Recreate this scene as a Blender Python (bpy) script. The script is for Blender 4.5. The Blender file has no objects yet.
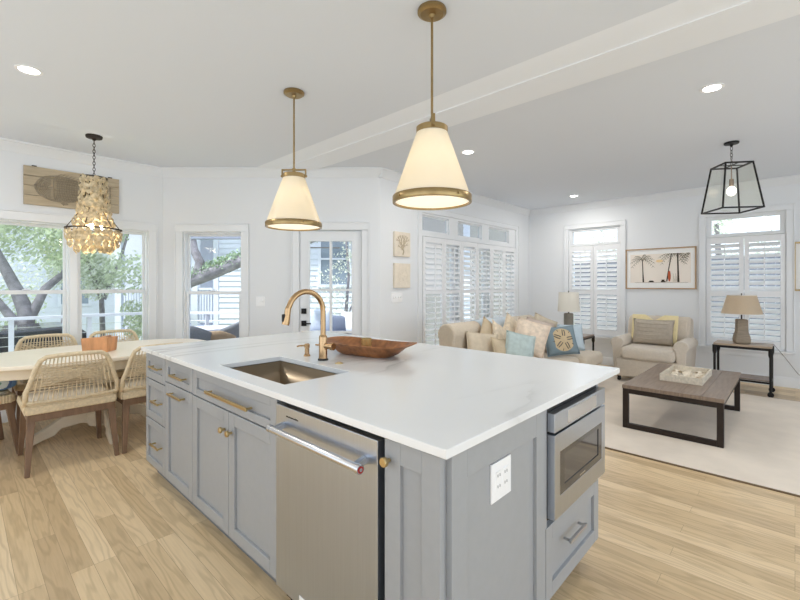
import bpy, bmesh, math, random
from mathutils import Vector, Matrix
R = math.radians
PI = math.pi
random.seed(7)
scn = bpy.context.scene
COL = scn.collection

# ------------------------------------------------------------------ camera, sky, sun, exposure
cd = bpy.data.cameras.new('camera')
cd.sensor_width = 36.0
cd.lens = 36.0 * 418.0 / 800.0
cd.shift_y = -15.0 / 800.0
cd.clip_end = 200
cam = bpy.data.objects.new('camera', cd)
COL.objects.link(cam)
cam.location = (0, 0, 1.372)
cam.rotation_euler = (R(90), 0, -math.atan2(0.7268, 0.6868))
scn.camera = cam

w = bpy.data.worlds.new('sky')
scn.world = w
w.use_nodes = True
bg = w.node_tree.nodes['Background']
bg.inputs[0].default_value = (0.815, 0.90, 1.0, 1)
bg.inputs[1].default_value = 1.35

sl = bpy.data.lights.new('sun', 'SUN')
sl.energy = 3.8
sl.angle = R(4)
sl.color = (1, 0.98, 0.95)
sun = bpy.data.objects.new('sun', sl)
COL.objects.link(sun)
sun.rotation_euler = Vector((0.40, 0.06, -0.91)).to_track_quat('-Z', 'Y').to_euler()

scn.view_settings.view_transform = 'Standard'
scn.view_settings.look = 'None'
scn.view_settings.gamma = 1
scn.view_settings.use_curve_mapping = False
scn.view_settings.exposure = 0.72
try:
    scn.cycles.use_denoising = True
    scn.cycles.max_bounces = 10
    scn.cycles.diffuse_bounces = 6
    scn.cycles.transparent_max_bounces = 24
    scn.cycles.caustics_reflective = False
    scn.cycles.caustics_refractive = False
    scn.cycles.sample_clamp_indirect = 4
except Exception:
    pass
CAN_W = 7.0        # watts of each recessed ceiling light

# ------------------------------------------------------------------ materials
def S(r, g, b):
    f = lambda c: ((c / 255.0) / 12.92) if c / 255.0 <= 0.04045 else (((c / 255.0) + 0.055) / 1.055) ** 2.4
    return (f(r), f(g), f(b), 1)

def mat(name, col, rough=0.5, metal=0.0, noise=0.0, nscale=8.0, bump=0.0, bscale=60.0, stretch=None, spec=0.5, sheen=0.0, trans=0.0):
    m = bpy.data.materials.new(name)
    m.use_nodes = True
    nt = m.node_tree
    p = nt.nodes['Principled BSDF']
    p.inputs['Base Color'].default_value = col
    p.inputs['Roughness'].default_value = rough
    p.inputs['Metallic'].default_value = metal
    p.inputs['Specular IOR Level'].default_value = spec
    if sheen:
        p.inputs['Sheen Weight'].default_value = sheen
    tc = nt.nodes.new('ShaderNodeTexCoord')
    mp = nt.nodes.new('ShaderNodeMapping')
    nt.links.new(tc.outputs['Object'], mp.inputs[0])
    if stretch:
        mp.inputs['Scale'].default_value = stretch
    if noise:
        n = nt.nodes.new('ShaderNodeTexNoise')
        n.inputs['Scale'].default_value = nscale
        n.inputs['Detail'].default_value = 5
        nt.links.new(mp.outputs[0], n.inputs['Vector'])
        r = nt.nodes.new('ShaderNodeValToRGB')
        r.color_ramp.elements[0].position = 0.3
        r.color_ramp.elements[1].position = 0.7
        d = [max(0, c * (1 - noise)) for c in col[:3]] + [1]
        l = [min(1, c * (1 + noise)) for c in col[:3]] + [1]
        r.color_ramp.elements[0].color = d
        r.color_ramp.elements[1].color = l
        nt.links.new(n.outputs['Fac'], r.inputs[0])
        nt.links.new(r.outputs[0], p.inputs['Base Color'])
    if bump:
        n2 = nt.nodes.new('ShaderNodeTexNoise')
        n2.inputs['Scale'].default_value = bscale
        n2.inputs['Detail'].default_value = 3
        nt.links.new(mp.outputs[0], n2.inputs['Vector'])
        b = nt.nodes.new('ShaderNodeBump')
        b.inputs['Strength'].default_value = bump
        b.inputs['Distance'].default_value = 0.01
        nt.links.new(n2.outputs['Fac'], b.inputs['Height'])
        nt.links.new(b.outputs[0], p.inputs['Normal'])
    if trans:
        tr = nt.nodes.new('ShaderNodeBsdfTranslucent')
        tr.inputs[0].default_value = col
        mx = nt.nodes.new('ShaderNodeMixShader')
        mx.inputs[0].default_value = trans
        out = nt.nodes['Material Output']
        nt.links.new(p.outputs[0], mx.inputs[1])
        nt.links.new(tr.outputs[0], mx.inputs[2])
        nt.links.new(mx.outputs[0], out.inputs[0])
    return m

def emit(name, col, strength, base=None):
    m = bpy.data.materials.new(name)
    m.use_nodes = True
    p = m.node_tree.nodes['Principled BSDF']
    p.inputs['Base Color'].default_value = base or col
    p.inputs['Emission Color'].default_value = col
    p.inputs['Emission Strength'].default_value = strength
    return m

def glass(name, tint=(0.97, 0.985, 1, 1), refl=1.0):
    m = bpy.data.materials.new(name)
    m.use_nodes = True
    nt = m.node_tree
    nt.nodes.remove(nt.nodes['Principled BSDF'])
    t = nt.nodes.new('ShaderNodeBsdfTransparent')
    t.inputs[0].default_value = tint
    g = nt.nodes.new('ShaderNodeBsdfGlossy')
    g.inputs['Roughness'].default_value = 0.02
    lw = nt.nodes.new('ShaderNodeLayerWeight')
    pw = nt.nodes.new('ShaderNodeMath')
    pw.operation = 'POWER'
    pw.inputs[1].default_value = 5.0
    nt.links.new(lw.outputs['Facing'], pw.inputs[0])
    mu = nt.nodes.new('ShaderNodeMath')
    mu.operation = 'MULTIPLY_ADD'
    mu.inputs[1].default_value = 0.8
    mu.inputs[2].default_value = 0.02 * refl
    mx = nt.nodes.new('ShaderNodeMixShader')
    nt.links.new(pw.outputs[0], mu.inputs[0])
    nt.links.new(mu.outputs[0], mx.inputs[0])
    nt.links.new(t.outputs[0], mx.inputs[1])
    nt.links.new(g.outputs[0], mx.inputs[2])
    nt.links.new(mx.outputs[0], nt.nodes['Material Output'].inputs[0])
    return m

def floor_material():
    m = bpy.data.materials.new('oak_planks')
    m.use_nodes = True
    nt = m.node_tree
    N, L = nt.nodes.new, nt.links.new
    p = nt.nodes['Principled BSDF']
    tc = N('ShaderNodeTexCoord')
    mp = N('ShaderNodeMapping')
    mp.inputs['Rotation'].default_value = (0, 0, R(90))
    L(tc.outputs['Object'], mp.inputs[0])
    br = N('ShaderNodeTexBrick')
    br.offset = 0.37
    br.offset_frequency = 3
    br.inputs['Color1'].default_value = (0.0, 0.0, 0.0, 1)
    br.inputs['Color2'].default_value = (1, 1, 1, 1)
    br.inputs['Mortar'].default_value = (0.5, 0.5, 0.5, 1)
    br.inputs['Scale'].default_value = 1.0
    br.inputs['Mortar Size'].default_value = 0.0009
    br.inputs['Mortar Smooth'].default_value = 0.3
    br.inputs['Bias'].default_value = 0.0
    br.inputs['Brick Width'].default_value = 1.25
    br.inputs['Row Height'].default_value = 0.092
    L(mp.outputs[0], br.inputs['Vector'])
    # per plank tint
    ramp = N('ShaderNodeValToRGB')
    e = ramp.color_ramp.elements
    e[0].position = 0.0
    e[0].color = S(200, 173, 135)
    e[1].position = 1.0
    e[1].color = S(234, 209, 170)
    x = e.new(0.5)
    x.color = S(219, 192, 151)
    L(br.outputs['Color'], ramp.inputs[0])
    # grain: contour lines of a noise stretched along the plank (cathedral grain), shifted per plank
    mp2 = N('ShaderNodeMapping')
    mp2.inputs['Scale'].default_value = (6.5, 0.75, 1)
    L(tc.outputs['Object'], mp2.inputs[0])
    sh = N('ShaderNodeVectorMath')
    sh.operation = 'MULTIPLY_ADD'
    L(br.outputs['Color'], sh.inputs[0])
    sh.inputs[1].default_value = (7.3, 11.1, 3.7)
    L(mp2.outputs[0], sh.inputs[2])
    n1 = N('ShaderNodeTexNoise')
    n1.inputs['Scale'].default_value = 1.1
    n1.inputs['Detail'].default_value = 3.0
    n1.inputs['Roughness'].default_value = 0.45
    L(sh.outputs[0], n1.inputs['Vector'])
    mul = N('ShaderNodeMath')
    mul.operation = 'MULTIPLY'
    mul.inputs[1].default_value = 75.0
    L(n1.outputs['Fac'], mul.inputs[0])
    sn = N('ShaderNodeMath')
    sn.operation = 'SINE'
    L(mul.outputs[0], sn.inputs[0])
    r2 = N('ShaderNodeValToRGB')
    r2.color_ramp.elements[0].position = 0.0
    r2.color_ramp.elements[0].color = (0.80, 0.78, 0.75, 1)
    r2.color_ramp.elements[1].position = 0.55
    r2.color_ramp.elements[1].color = (1, 1, 1, 1)
    ad = N('ShaderNodeMath')
    ad.operation = 'MULTIPLY_ADD'
    ad.inputs[1].default_value = 0.5
    ad.inputs[2].default_value = 0.5
    L(sn.outputs[0], ad.inputs[0])
    L(ad.outputs[0], r2.inputs[0])
    # fine pores
    mp3 = N('ShaderNodeMapping')
    mp3.inputs['Scale'].default_value = (120, 5, 1)
    L(tc.outputs['Object'], mp3.inputs[0])
    n2 = N('ShaderNodeTexNoise')
    n2.inputs['Scale'].default_value = 1.0
    n2.inputs['Detail'].default_value = 4
    L(mp3.outputs[0], n2.inputs['Vector'])
    r3 = N('ShaderNodeValToRGB')
    r3.color_ramp.elements[0].position = 0.3
    r3.color_ramp.elements[0].color = (0.88, 0.87, 0.85, 1)
    r3.color_ramp.elements[1].position = 0.6
    r3.color_ramp.elements[1].color = (1, 1, 1, 1)
    L(n2.outputs['Fac'], r3.inputs[0])
    m1 = N('ShaderNodeMix')
    m1.data_type = 'RGBA'
    m1.blend_type = 'MULTIPLY'
    m1.inputs[0].default_value = 0.75
    L(ramp.outputs[0], m1.inputs[6])
    L(r2.outputs[0], m1.inputs[7])
    m2 = N('ShaderNodeMix')
    m2.data_type = 'RGBA'
    m2.blend_type = 'MULTIPLY'
    m2.inputs[0].default_value = 0.7
    L(m1.outputs[2], m2.inputs[6])
    L(r3.outputs[0], m2.inputs[7])
    # seams
    m3 = N('ShaderNodeMix')
    m3.data_type = 'RGBA'
    L(br.outputs['Fac'], m3.inputs[0])
    L(m2.outputs[2], m3.inputs[6])
    m3.inputs[7].default_value = S(160, 134, 104)
    L(m3.outputs[2], p.inputs['Base Color'])
    p.inputs['Roughness'].default_value = 0.36
    p.inputs['Specular IOR Level'].default_value = 0.4
    return m

def quartz_material():
    m = bpy.data.materials.new('white_veined_quartz')
    m.use_nodes = True
    nt = m.node_tree
    N, L = nt.nodes.new, nt.links.new
    p = nt.nodes['Principled BSDF']
    tc = N('ShaderNodeTexCoord')
    mp = N('ShaderNodeMapping')
    mp.inputs['Rotation'].default_value = (0, 0, R(-14))
    mp.inputs['Scale'].default_value = (0.55, 1.9, 1)
    L(tc.outputs['Object'], mp.inputs[0])
    n = N('ShaderNodeTexNoise')
    n.inputs['Scale'].default_value = 0.9
    n.inputs['Detail'].default_value = 5
    n.inputs['Roughness'].default_value = 0.5
    n.inputs['Distortion'].default_value = 0.6
    L(mp.outputs[0], n.inputs['Vector'])
    r = N('ShaderNodeValToRGB')
    el = r.color_ramp.elements
    el[0].position = 0.455
    el[0].color = (0.81, 0.815, 0.81, 1)
    el[1].position = 0.53
    el[1].color = (0.81, 0.815, 0.81, 1)
    for pos, c in ((0.485, (0.66, 0.66, 0.65, 1)), (0.494, (0.52, 0.52, 0.51, 1)), (0.499, (0.74, 0.74, 0.735, 1))):
        q = el.new(pos)
        q.color = c
    L(n.outputs['Fac'], r.inputs[0])
    # break up the veins so only some show
    n2 = N('ShaderNodeTexNoise')
    n2.inputs['Scale'].default_value = 1.3
    L(tc.outputs['Object'], n2.inputs['Vector'])
    r2 = N('ShaderNodeValToRGB')
    r2.color_ramp.elements[0].position = 0.42
    r2.color_ramp.elements[1].position = 0.62
    L(n2.outputs['Fac'], r2.inputs[0])
    mx = N('ShaderNodeMix')
    mx.data_type = 'RGBA'
    L(r2.outputs[0], mx.inputs[0])
    mx.inputs[6].default_value = (0.81, 0.815, 0.81, 1)
    L(r.outputs[0], mx.inputs[7])
    L(mx.outputs[2], p.inputs['Base Color'])
    p.inputs['Roughness'].default_value = 0.16
    return m

WALL = mat('wall_paint', (0.785, 0.80, 0.815, 1), 0.75, bump=0.02, bscale=90)
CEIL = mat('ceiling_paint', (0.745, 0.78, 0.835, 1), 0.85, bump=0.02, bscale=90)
TRIM = mat('trim_paint', (0.80, 0.815, 0.83, 1), 0.45, bump=0.01, bscale=50)
SHUT = mat('shutter_paint', (0.84, 0.845, 0.855, 1), 0.45, bump=0.01, bscale=50)
FLOOR = floor_material()
QUARTZ = quartz_material()
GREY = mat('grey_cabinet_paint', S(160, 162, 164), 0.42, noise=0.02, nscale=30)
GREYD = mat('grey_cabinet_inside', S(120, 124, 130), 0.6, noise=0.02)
BRASS = mat('brushed_brass', S(206, 182, 134), 0.30, 1.0, noise=0.06, nscale=40)
ABRASS = mat('antique_brass', S(164, 140, 98), 0.33, 1.0, noise=0.10, nscale=25)
CHAMP = mat('champagne_bronze', S(190, 157, 118), 0.26, 1.0, noise=0.05, nscale=30)
STEEL = mat('brushed_steel', S(190, 197, 208), 0.30, 1.0, noise=0.03, nscale=3, stretch=(60, 60, 1), bump=0.01, bscale=20)
STEELH = mat('polished_steel', S(216, 217, 220), 0.22, 1.0, noise=0.02)
SINKM = mat('bronze_steel_sink', S(160, 145, 125), 0.34, 1.0, noise=0.08, nscale=4)
NICKEL = mat('satin_nickel', S(190, 190, 192), 0.3, 1.0, noise=0.03)
BLACK = mat('black_metal', S(38, 36, 35), 0.45, 0.6, noise=0.1, nscale=20)
DARK = mat('dark_void', S(22, 21, 20), 0.6, noise=0.1)
DGLASS = mat('dark_oven_glass', S(70, 70, 72), 0.06, 0.0, noise=0.05, spec=0.8)
PLAST = mat('white_plastic', S(244, 244, 244), 0.35, noise=0.01)
REDM = mat('red_enamel', S(170, 40, 40), 0.3, noise=0.02)
GLASS = glass('window_glass')
LGLASS = glass('lantern_glass', (0.99, 0.99, 0.97, 1), 1.4)
ROPE = mat('tan_rope', S(218, 200, 168), 0.85, noise=0.12, nscale=60, bump=0.3, bscale=200)
LEGW = mat('walnut_stain', S(124, 97, 75), 0.5, noise=0.18, nscale=6, stretch=(8, 8, 1))
CREAM = mat('cream_paint', S(226, 214, 192), 0.5, noise=0.03, nscale=10)
CREAMT = mat('cream_tabletop', S(238, 228, 210), 0.32, noise=0.02, nscale=10)
SEATF = mat('oatmeal_fabric', S(205, 194, 176), 0.9, noise=0.06, nscale=80, bump=0.15, bscale=150)
LINEN = mat('beige_slipcover', S(204, 190, 170), 0.92, noise=0.05, nscale=40, bump=0.12, bscale=120, sheen=0.2)
LINENC = mat('chair_slipcover', S(206, 194, 178), 0.92, noise=0.05, nscale=40, bump=0.12, bscale=120, sheen=0.2)
TAUPE = mat('taupe_cushion', S(178, 166, 150), 0.92, noise=0.06, nscale=30, bump=0.15, bscale=120)
YELLOWP = mat('pale_yellow_piping', S(236, 220, 172), 0.9, noise=0.04, nscale=30)
RUGM = mat('cream_rug', S(232, 220, 205), 0.97, noise=0.07, nscale=3.0, bump=0.5, bscale=160)
RUGE = mat('rug_binding', S(120, 100, 78), 0.9, noise=0.1)
WEATH = mat('weathered_wood', S(136, 118, 103), 0.42, noise=0.18, nscale=5, stretch=(1, 9, 1))
IRON = mat('dark_iron', S(52, 43, 38), 0.5, 0.5, noise=0.15, nscale=12)
WWASH = mat('whitewashed_wood', S(214, 204, 186), 0.7, noise=0.14, nscale=6, stretch=(2, 10, 6))
DOUGH = mat('carved_wood', S(150, 98, 58), 0.42, noise=0.42, nscale=5, stretch=(5, 1.5, 5))
ORANGEW = mat('orange_wood', S(198, 142, 96), 0.45, noise=0.25, nscale=5, stretch=(3, 3, 1))
BOARD = mat('plank_board', S(182, 167, 142), 0.8, noise=0.12, nscale=6, stretch=(1, 8, 8))
WIRE = mat('grey_rope_wire', S(152, 141, 122), 0.8, noise=0.2, nscale=50)
TILEM = mat('sand_tile', S(228, 217, 200), 0.85, noise=0.06, nscale=18, bump=0.2, bscale=60)
RELIEF = mat('sand_relief', S(192, 177, 152), 0.85, noise=0.14, nscale=30)
FRAMEW = mat('light_wood_frame', S(176, 146, 112), 0.5, noise=0.12, nscale=8)
PAPER = mat('print_paper', S(240, 230, 218), 0.8, noise=0.02, nscale=4)
MATTE = mat('white_mount', S(242, 241, 238), 0.85, noise=0.01)
INK = mat('dark_brown_print', S(62, 52, 40), 0.8, noise=0.3, nscale=40)
INKG = mat('olive_print', S(120, 112, 88), 0.8, noise=0.3, nscale=40)
INKO = mat('rust_print', S(186, 92, 58), 0.8, noise=0.1)
LSHADE = mat('linen_shade', S(250, 247, 240), 0.9, noise=0.02, nscale=60, trans=0.5)
LBODY = mat('turned_driftwood', S(140, 126, 108), 0.6, noise=0.25, nscale=5, stretch=(2, 2, 14))
LBODYG = mat('grey_ceramic', S(122, 116, 104), 0.5, noise=0.12, nscale=10)
SHELLM = mat('oyster_shell', S(206, 190, 156), 0.35, noise=0.45, nscale=38, trans=0.25)
SHELLT = mat('pale_shell', S(240, 228, 208), 0.5, noise=0.12, nscale=30)
SHADEG = mat('milk_glass', S(246, 240, 226), 0.3, noise=0.01, trans=0.45)
DIFF = emit('lit_diffuser', (1.0, 0.90, 0.72, 1), 0.42, S(250, 240, 215))
CANL = emit('recessed_lens', (1.0, 0.97, 0.92, 1), 9.0)
BULB = emit('glowing_bulb', (1.0, 0.86, 0.66, 1), 14.0)
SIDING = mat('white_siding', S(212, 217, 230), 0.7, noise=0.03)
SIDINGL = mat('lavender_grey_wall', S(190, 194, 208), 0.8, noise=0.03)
ROOFM = mat('grey_shingles', S(120, 122, 130), 0.9, noise=0.2, nscale=12)
BARK = mat('oak_bark', S(132, 128, 134), 0.9, noise=0.35, nscale=7, bump=0.6, bscale=18)
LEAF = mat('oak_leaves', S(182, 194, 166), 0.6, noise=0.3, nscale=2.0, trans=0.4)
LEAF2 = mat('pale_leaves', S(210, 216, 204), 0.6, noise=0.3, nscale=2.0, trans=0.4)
FERN = mat('resurrection_fern', S(150, 172, 140), 0.7, noise=0.35, nscale=14, trans=0.3)
GRASS = mat('pale_lawn', S(168, 178, 138), 0.95, noise=0.2, nscale=3)
DECKM = mat('grey_deck_boards', S(170, 166, 162), 0.8, noise=0.12, nscale=3, stretch=(9, 1, 1))
PATIO = mat('grey_wicker', S(120, 124, 132), 0.8, noise=0.15, nscale=60)
TEAK = mat('teak_trim', S(158, 134, 108), 0.6, noise=0.1)
PTOP = mat('pale_tabletop', S(196, 198, 210), 0.3, noise=0.05)
NAVY = mat('slate_blue_cushion', S(112, 126, 158), 0.9, noise=0.08, nscale=40)
PGREY = mat('pale_grey_pillow', S(196, 204, 216), 0.9, noise=0.06, nscale=40)
CARM = mat('dark_car_paint', S(84, 88, 96), 0.2, 0.3, noise=0.03)
CARG = mat('car_window', S(40, 44, 50), 0.08, noise=0.03)
TIRE = mat('tyre_rubber', S(34, 34, 36), 0.8, noise=0.1)
ROAD = mat('asphalt', S(176, 176, 180), 0.95, noise=0.08, nscale=20)
FANM = mat('dark_fan_wood', S(84, 78, 76), 0.5, noise=0.1)

# ------------------------------------------------------------------ mesh builder
class B:
    def __init__(s):
        s.bm = bmesh.new()

    def box(s, x0, x1, y0, y1, z0, z1):
        v = [s.bm.verts.new(p) for p in ((x0, y0, z0), (x1, y0, z0), (x1, y1, z0), (x0, y1, z0),
                                         (x0, y0, z1), (x1, y0, z1), (x1, y1, z1), (x0, y1, z1))]
        for f in ((3, 2, 1, 0), (4, 5, 6, 7), (0, 1, 5, 4), (1, 2, 6, 5), (2, 3, 7, 6), (3, 0, 4, 7)):
            s.bm.faces.new([v[i] for i in f])
        return s

    def bar(s, p, q, a, b, a2=None, b2=None, up=(0, 0, 1)):
        p, q = Vector(p), Vector(q)
        d = (q - p).normalized()
        u = d.cross(Vector(up))
        if u.length < 1e-4:
            u = d.cross(Vector((0, 1, 0)))
        u.normalize()
        v = u.cross(d).normalized()
        a2 = a if a2 is None else a2
        b2 = b if b2 is None else b2
        vs = []
        for c, aa, bb in ((p, a, b), (q, a2, b2)):
            for sx, sy in ((-1, -1), (1, -1), (1, 1), (-1, 1)):
                vs.append(s.bm.verts.new(c + u * sx * aa / 2 + v * sy * bb / 2))
        for f in ((3, 2, 1, 0), (4, 5, 6, 7), (0, 1, 5, 4), (1, 2, 6, 5), (2, 3, 7, 6), (3, 0, 4, 7)):
            s.bm.faces.new([vs[i] for i in f])
        return s

    def tube(s, pts, r, n=8, closed=False, rads=None, flat=1.0):
        pts = [Vector(p) for p in pts]
        m = len(pts)
        rings = []
        prev = None
        for i, p in enumerate(pts):
            if closed:
                d = pts[(i + 1) % m] - pts[(i - 1) % m]
            else:
                d = pts[min(i + 1, m - 1)] - pts[max(i - 1, 0)]
            d.normalize()
            if prev is None:
                u = d.cross(Vector((0, 0, 1)))
                if u.length < 1e-3:
                    u = d.cross(Vector((1, 0, 0)))
            else:
                u = prev - d * prev.dot(d)
            u.normalize()
            prev = u
            v = d.cross(u)
            rr = rads[i] if rads else r
            rings.append([s.bm.verts.new(p + (u * math.cos(2 * PI * k / n) + v * math.sin(2 * PI * k / n) * flat) * rr) for k in range(n)])
        for i in range(m if closed else m - 1):
            a, b = rings[i], rings[(i + 1) % m]
            for k in range(n):
                s.bm.faces.new((a[k], a[(k + 1) % n], b[(k + 1) % n], b[k]))
        if not closed:
            s.bm.faces.new(rings[0][::-1])
            s.bm.faces.new(rings[-1])
        return s

    def cyl(s, p, q, r, r2=None, n=16):
        return s.tube([p, q], r, n, rads=[r, r if r2 is None else r2])

    def lathe(s, prof, c=(0, 0, 0), n=28, axis='z', cap=False):
        c = Vector(c)
        rings = []
        for r, z in prof:
            ring = []
            for k in range(n):
                a = 2 * PI * k / n
                x, y = r * math.cos(a), r * math.sin(a)
                p = Vector((x, y, z)) if axis == 'z' else (Vector((z, x, y)) if axis == 'x' else Vector((y, z, x)))
                ring.append(s.bm.verts.new(c + p))
            rings.append(ring)
        for a, b in zip(rings, rings[1:]):
            for k in range(n):
                s.bm.faces.new((a[k], a[(k + 1) % n], b[(k + 1) % n], b[k]))
        if cap:
            s.bm.faces.new(rings[0][::-1])
            s.bm.faces.new(rings[-1])
        return s

    def prism(s, poly, f, a, b):
        """poly: 2d points, f(p2, t) -> 3d point, extruded from t=a to t=b"""
        A = [s.bm.verts.new(f(p, a)) for p in poly]
        C = [s.bm.verts.new(f(p, b)) for p in poly]
        n = len(poly)
        s.bm.faces.new(A[::-1])
        s.bm.faces.new(C)
        for i in range(n):
            s.bm.faces.new((A[i], A[(i + 1) % n], C[(i + 1) % n], C[i]))
        return s

    def ell(s, c, rx, ry, rz, n=16, m=10, rot=None, e=1.0):
        c = Vector(c)
        sg = lambda x: math.copysign(abs(x) ** e, x)
        rows = []
        for j in range(m + 1):
            t = PI * j / m - PI / 2
            row = []
            for k in range(n if 0 < j < m else 1):
                a = 2 * PI * k / n
                p = Vector((rx * sg(math.cos(t)) * sg(math.cos(a)), ry * sg(math.cos(t)) * sg(math.sin(a)), rz * sg(math.sin(t))))
                if rot:
                    p = rot @ p
                row.append(s.bm.verts.new(c + p))
            rows.append(row)
        for j in range(m):
            a, b = rows[j], rows[j + 1]
            for k in range(n):
                k2 = (k + 1) % n
                if len(a) == 1:
                    s.bm.faces.new((a[0], b[k2], b[k]))
                elif len(b) == 1:
                    s.bm.faces.new((a[k], a[k2], b[0]))
                else:
                    s.bm.faces.new((a[k], a[k2], b[k2], b[k]))
        return s

    def face(s, pts):
        s.bm.faces.new([s.bm.verts.new(p) for p in pts])
        return s

    def build(s, name, m, parent=None, bev=0.0, seg=2, sharp=38, recalc=True):
        bm = s.bm
        if recalc:
            bmesh.ops.recalc_face_normals(bm, faces=bm.faces)
        for f in bm.faces:
            f.smooth = True
        for e in bm.edges:
            if len(e.link_faces) == 2 and e.calc_face_angle(0) > R(sharp):
                e.smooth = False
        me = bpy.data.meshes.new(name)
        bm.to_mesh(me)
        bm.free()
        me.materials.append(m)
        o = bpy.data.objects.new(name, me)
        COL.objects.link(o)
        if parent is not None:
            o.parent = parent
        if bev:
            md = o.modifiers.new('bevel', 'BEVEL')
            md.width = bev
            md.segments = seg
            md.limit_method = 'ANGLE'
            md.angle_limit = R(35)
            md.harden_normals = True
        return o

def tag(o, label=None, cat=None, group=None, kind=None):
    if label:
        o['label'] = label
    if cat:
        o['category'] = cat
    if group:
        o['group'] = group
    if kind:
        o['kind'] = kind
    return o

def thing(name, label, cat, loc=(0, 0, 0), rz=0.0, group=None, kind=None, mw=None):
    o = bpy.data.objects.new(name, None)
    o.empty_display_size = 0.1
    COL.objects.link(o)
    if mw is not None:
        o.matrix_world = mw
    else:
        o.location = loc
        o.rotation_euler = (0, 0, rz)
    return tag(o, label, cat, group, kind)

def kids(o):
    return [c for c in bpy.data.objects if c.parent == o]

def dup(o, label, loc=None, rz=None, group=None, parent=None):
    c = o.copy()
    COL.objects.link(c)
    if parent is not None:
        c.parent = parent
    if loc is not None:
        c.location = loc
    if rz is not None:
        c.rotation_euler = (0, 0, rz)
    if label:
        c['label'] = label
    if group:
        c['group'] = group
    for k in kids(o):
        if k is not c:
            dup(k, None, parent=c)
    return c

def lamp(name, parent, loc, energy, r=0.03, col=(1, 0.85, 0.65), typ='POINT'):
    l = bpy.data.lights.new(name, typ)
    l.energy = energy
    l.color = col
    if typ == 'POINT':
        l.shadow_soft_size = r
    else:
        l.shape = 'DISK'
        l.size = r * 2
    o = bpy.data.objects.new(name, l)
    COL.objects.link(o)
    o.parent = parent
    o.location = loc
    return o

def frame_mat(o, u, out):
    m = Matrix.Identity(4)
    for i, v in enumerate((Vector((u[0], u[1], 0)), Vector((out[0], out[1], 0)), Vector((0, 0, 1)), Vector((o[0], o[1], 0)))):
        for k in range(3):
            m[k][i] = v[k]
    return m

def open_slab(b, us, zs, holes, y0, y1, flip=False):
    """a slab in u,z with rectangular holes, from y0 to y1 (flip: lies flat, y and z swapped)"""
    U = sorted(set(list(us) + [h[0] for h in holes] + [h[1] for h in holes]))
    Z = sorted(set(list(zs) + [h[2] for h in holes] + [h[3] for h in holes]))
    P = (lambda u, z, y: (u, z, y)) if flip else (lambda u, z, y: (u, y, z))
    vs = {}

    def V(i, j, y):
        k = (i, j, y)
        if k not in vs:
            vs[k] = b.bm.verts.new(P(U[i], Z[j], y))
        return vs[k]
    solid = lambda i, j: 0 <= i < len(U) - 1 and 0 <= j < len(Z) - 1 and not any(
        h[0] <= (U[i] + U[i + 1]) / 2 <= h[1] and h[2] <= (Z[j] + Z[j + 1]) / 2 <= h[3] for h in holes)
    for i in range(len(U) - 1):
        for j in range(len(Z) - 1):
            if not solid(i, j):
                continue
            b.bm.faces.new((V(i, j, y0), V(i + 1, j, y0), V(i + 1, j + 1, y0), V(i, j + 1, y0)))
            b.bm.faces.new((V(i, j + 1, y1), V(i + 1, j + 1, y1), V(i + 1, j, y1), V(i, j, y1)))
            for (di, dj, e) in ((-1, 0, ((i, j), (i, j + 1))), (1, 0, ((i + 1, j + 1), (i + 1, j))), (0, -1, ((i + 1, j), (i, j))), (0, 1, ((i, j + 1), (i + 1, j + 1)))):
                if not solid(i + di, j + dj):
                    (a, c), (d, f) = e
                    b.bm.faces.new((V(a, c, y0), V(d, f, y0), V(d, f, y1), V(a, c, y1)))
    return b

# ------------------------------------------------------------------ the room shell
CH = 2.82
T = 0.14
YS = 3.77                       # shutter wall
XR = 7.65                       # right wall
YD = 5.742                      # dining wall
FW = Vector((0.7268, 0.6868)); RT = Vector((0.6868, -0.7268))
CORNER = Vector((3.626, 3.77))
DL = (YD - YS) / 0.7268         # length of the diagonal wall
DCOR = CORNER - RT * DL
XK = -1.8                       # kitchen wall behind the left edge of the picture
Y0 = -2.9

b = B()
b.prism([(XK - .15, Y0), (XR + .15, Y0), (XR + .15, YS + .15), (CORNER.x + .03, YS + .15), (DCOR.x + .09, YD + .15), (XK - .15, YD + .15)], lambda p, t: (p[0], p[1], t), -0.08, 0.0)
floor = tag(b.build('floor', FLOOR), 'light oak plank floor of the kitchen and living room', 'floor', kind='structure')
b = B()
b.prism([(XK - .15, Y0), (XR + .15, Y0), (XR + .15, YS + .15), (CORNER.x + .03, YS + .15), (DCOR.x + .09, YD + .15), (XK - .15, YD + .15)], lambda p, t: (p[0], p[1], t), CH, CH + 0.15)
tag(b.build('ceiling', CEIL), 'smooth white ceiling over the whole room', 'ceiling', kind='structure')

FD = frame_mat((XK, YD), (1, 0), (0, 1))                 # dining wall frame (u = X - XK)
FG = frame_mat(DCOR, RT, FW)                             # diagonal wall frame
FS = frame_mat(CORNER, (1, 0), (0, 1))                   # shutter wall frame (u = X - 3.626)
FR = frame_mat((XR, YS), (0, -1), (1, 0))                # right wall frame (u = YS - Y)
DEP = CORNER.x * FW.x + CORNER.y * FW.y
def ug(px):                                              # image column -> position along the diagonal wall
    return (px - 400) / 418.0 * DEP - (DCOR.x * RT.x + DCOR.y * RT.y)

def wall(name, M, u0, u1, holes, label, u0b=None, u1b=None):
    b = open_slab(B(), (u0, u1), (0, CH), holes, 0, T)
    o = b.build(name, WALL)
    o.matrix_world = M
    return tag(o, label, 'wall', kind='structure')

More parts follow.
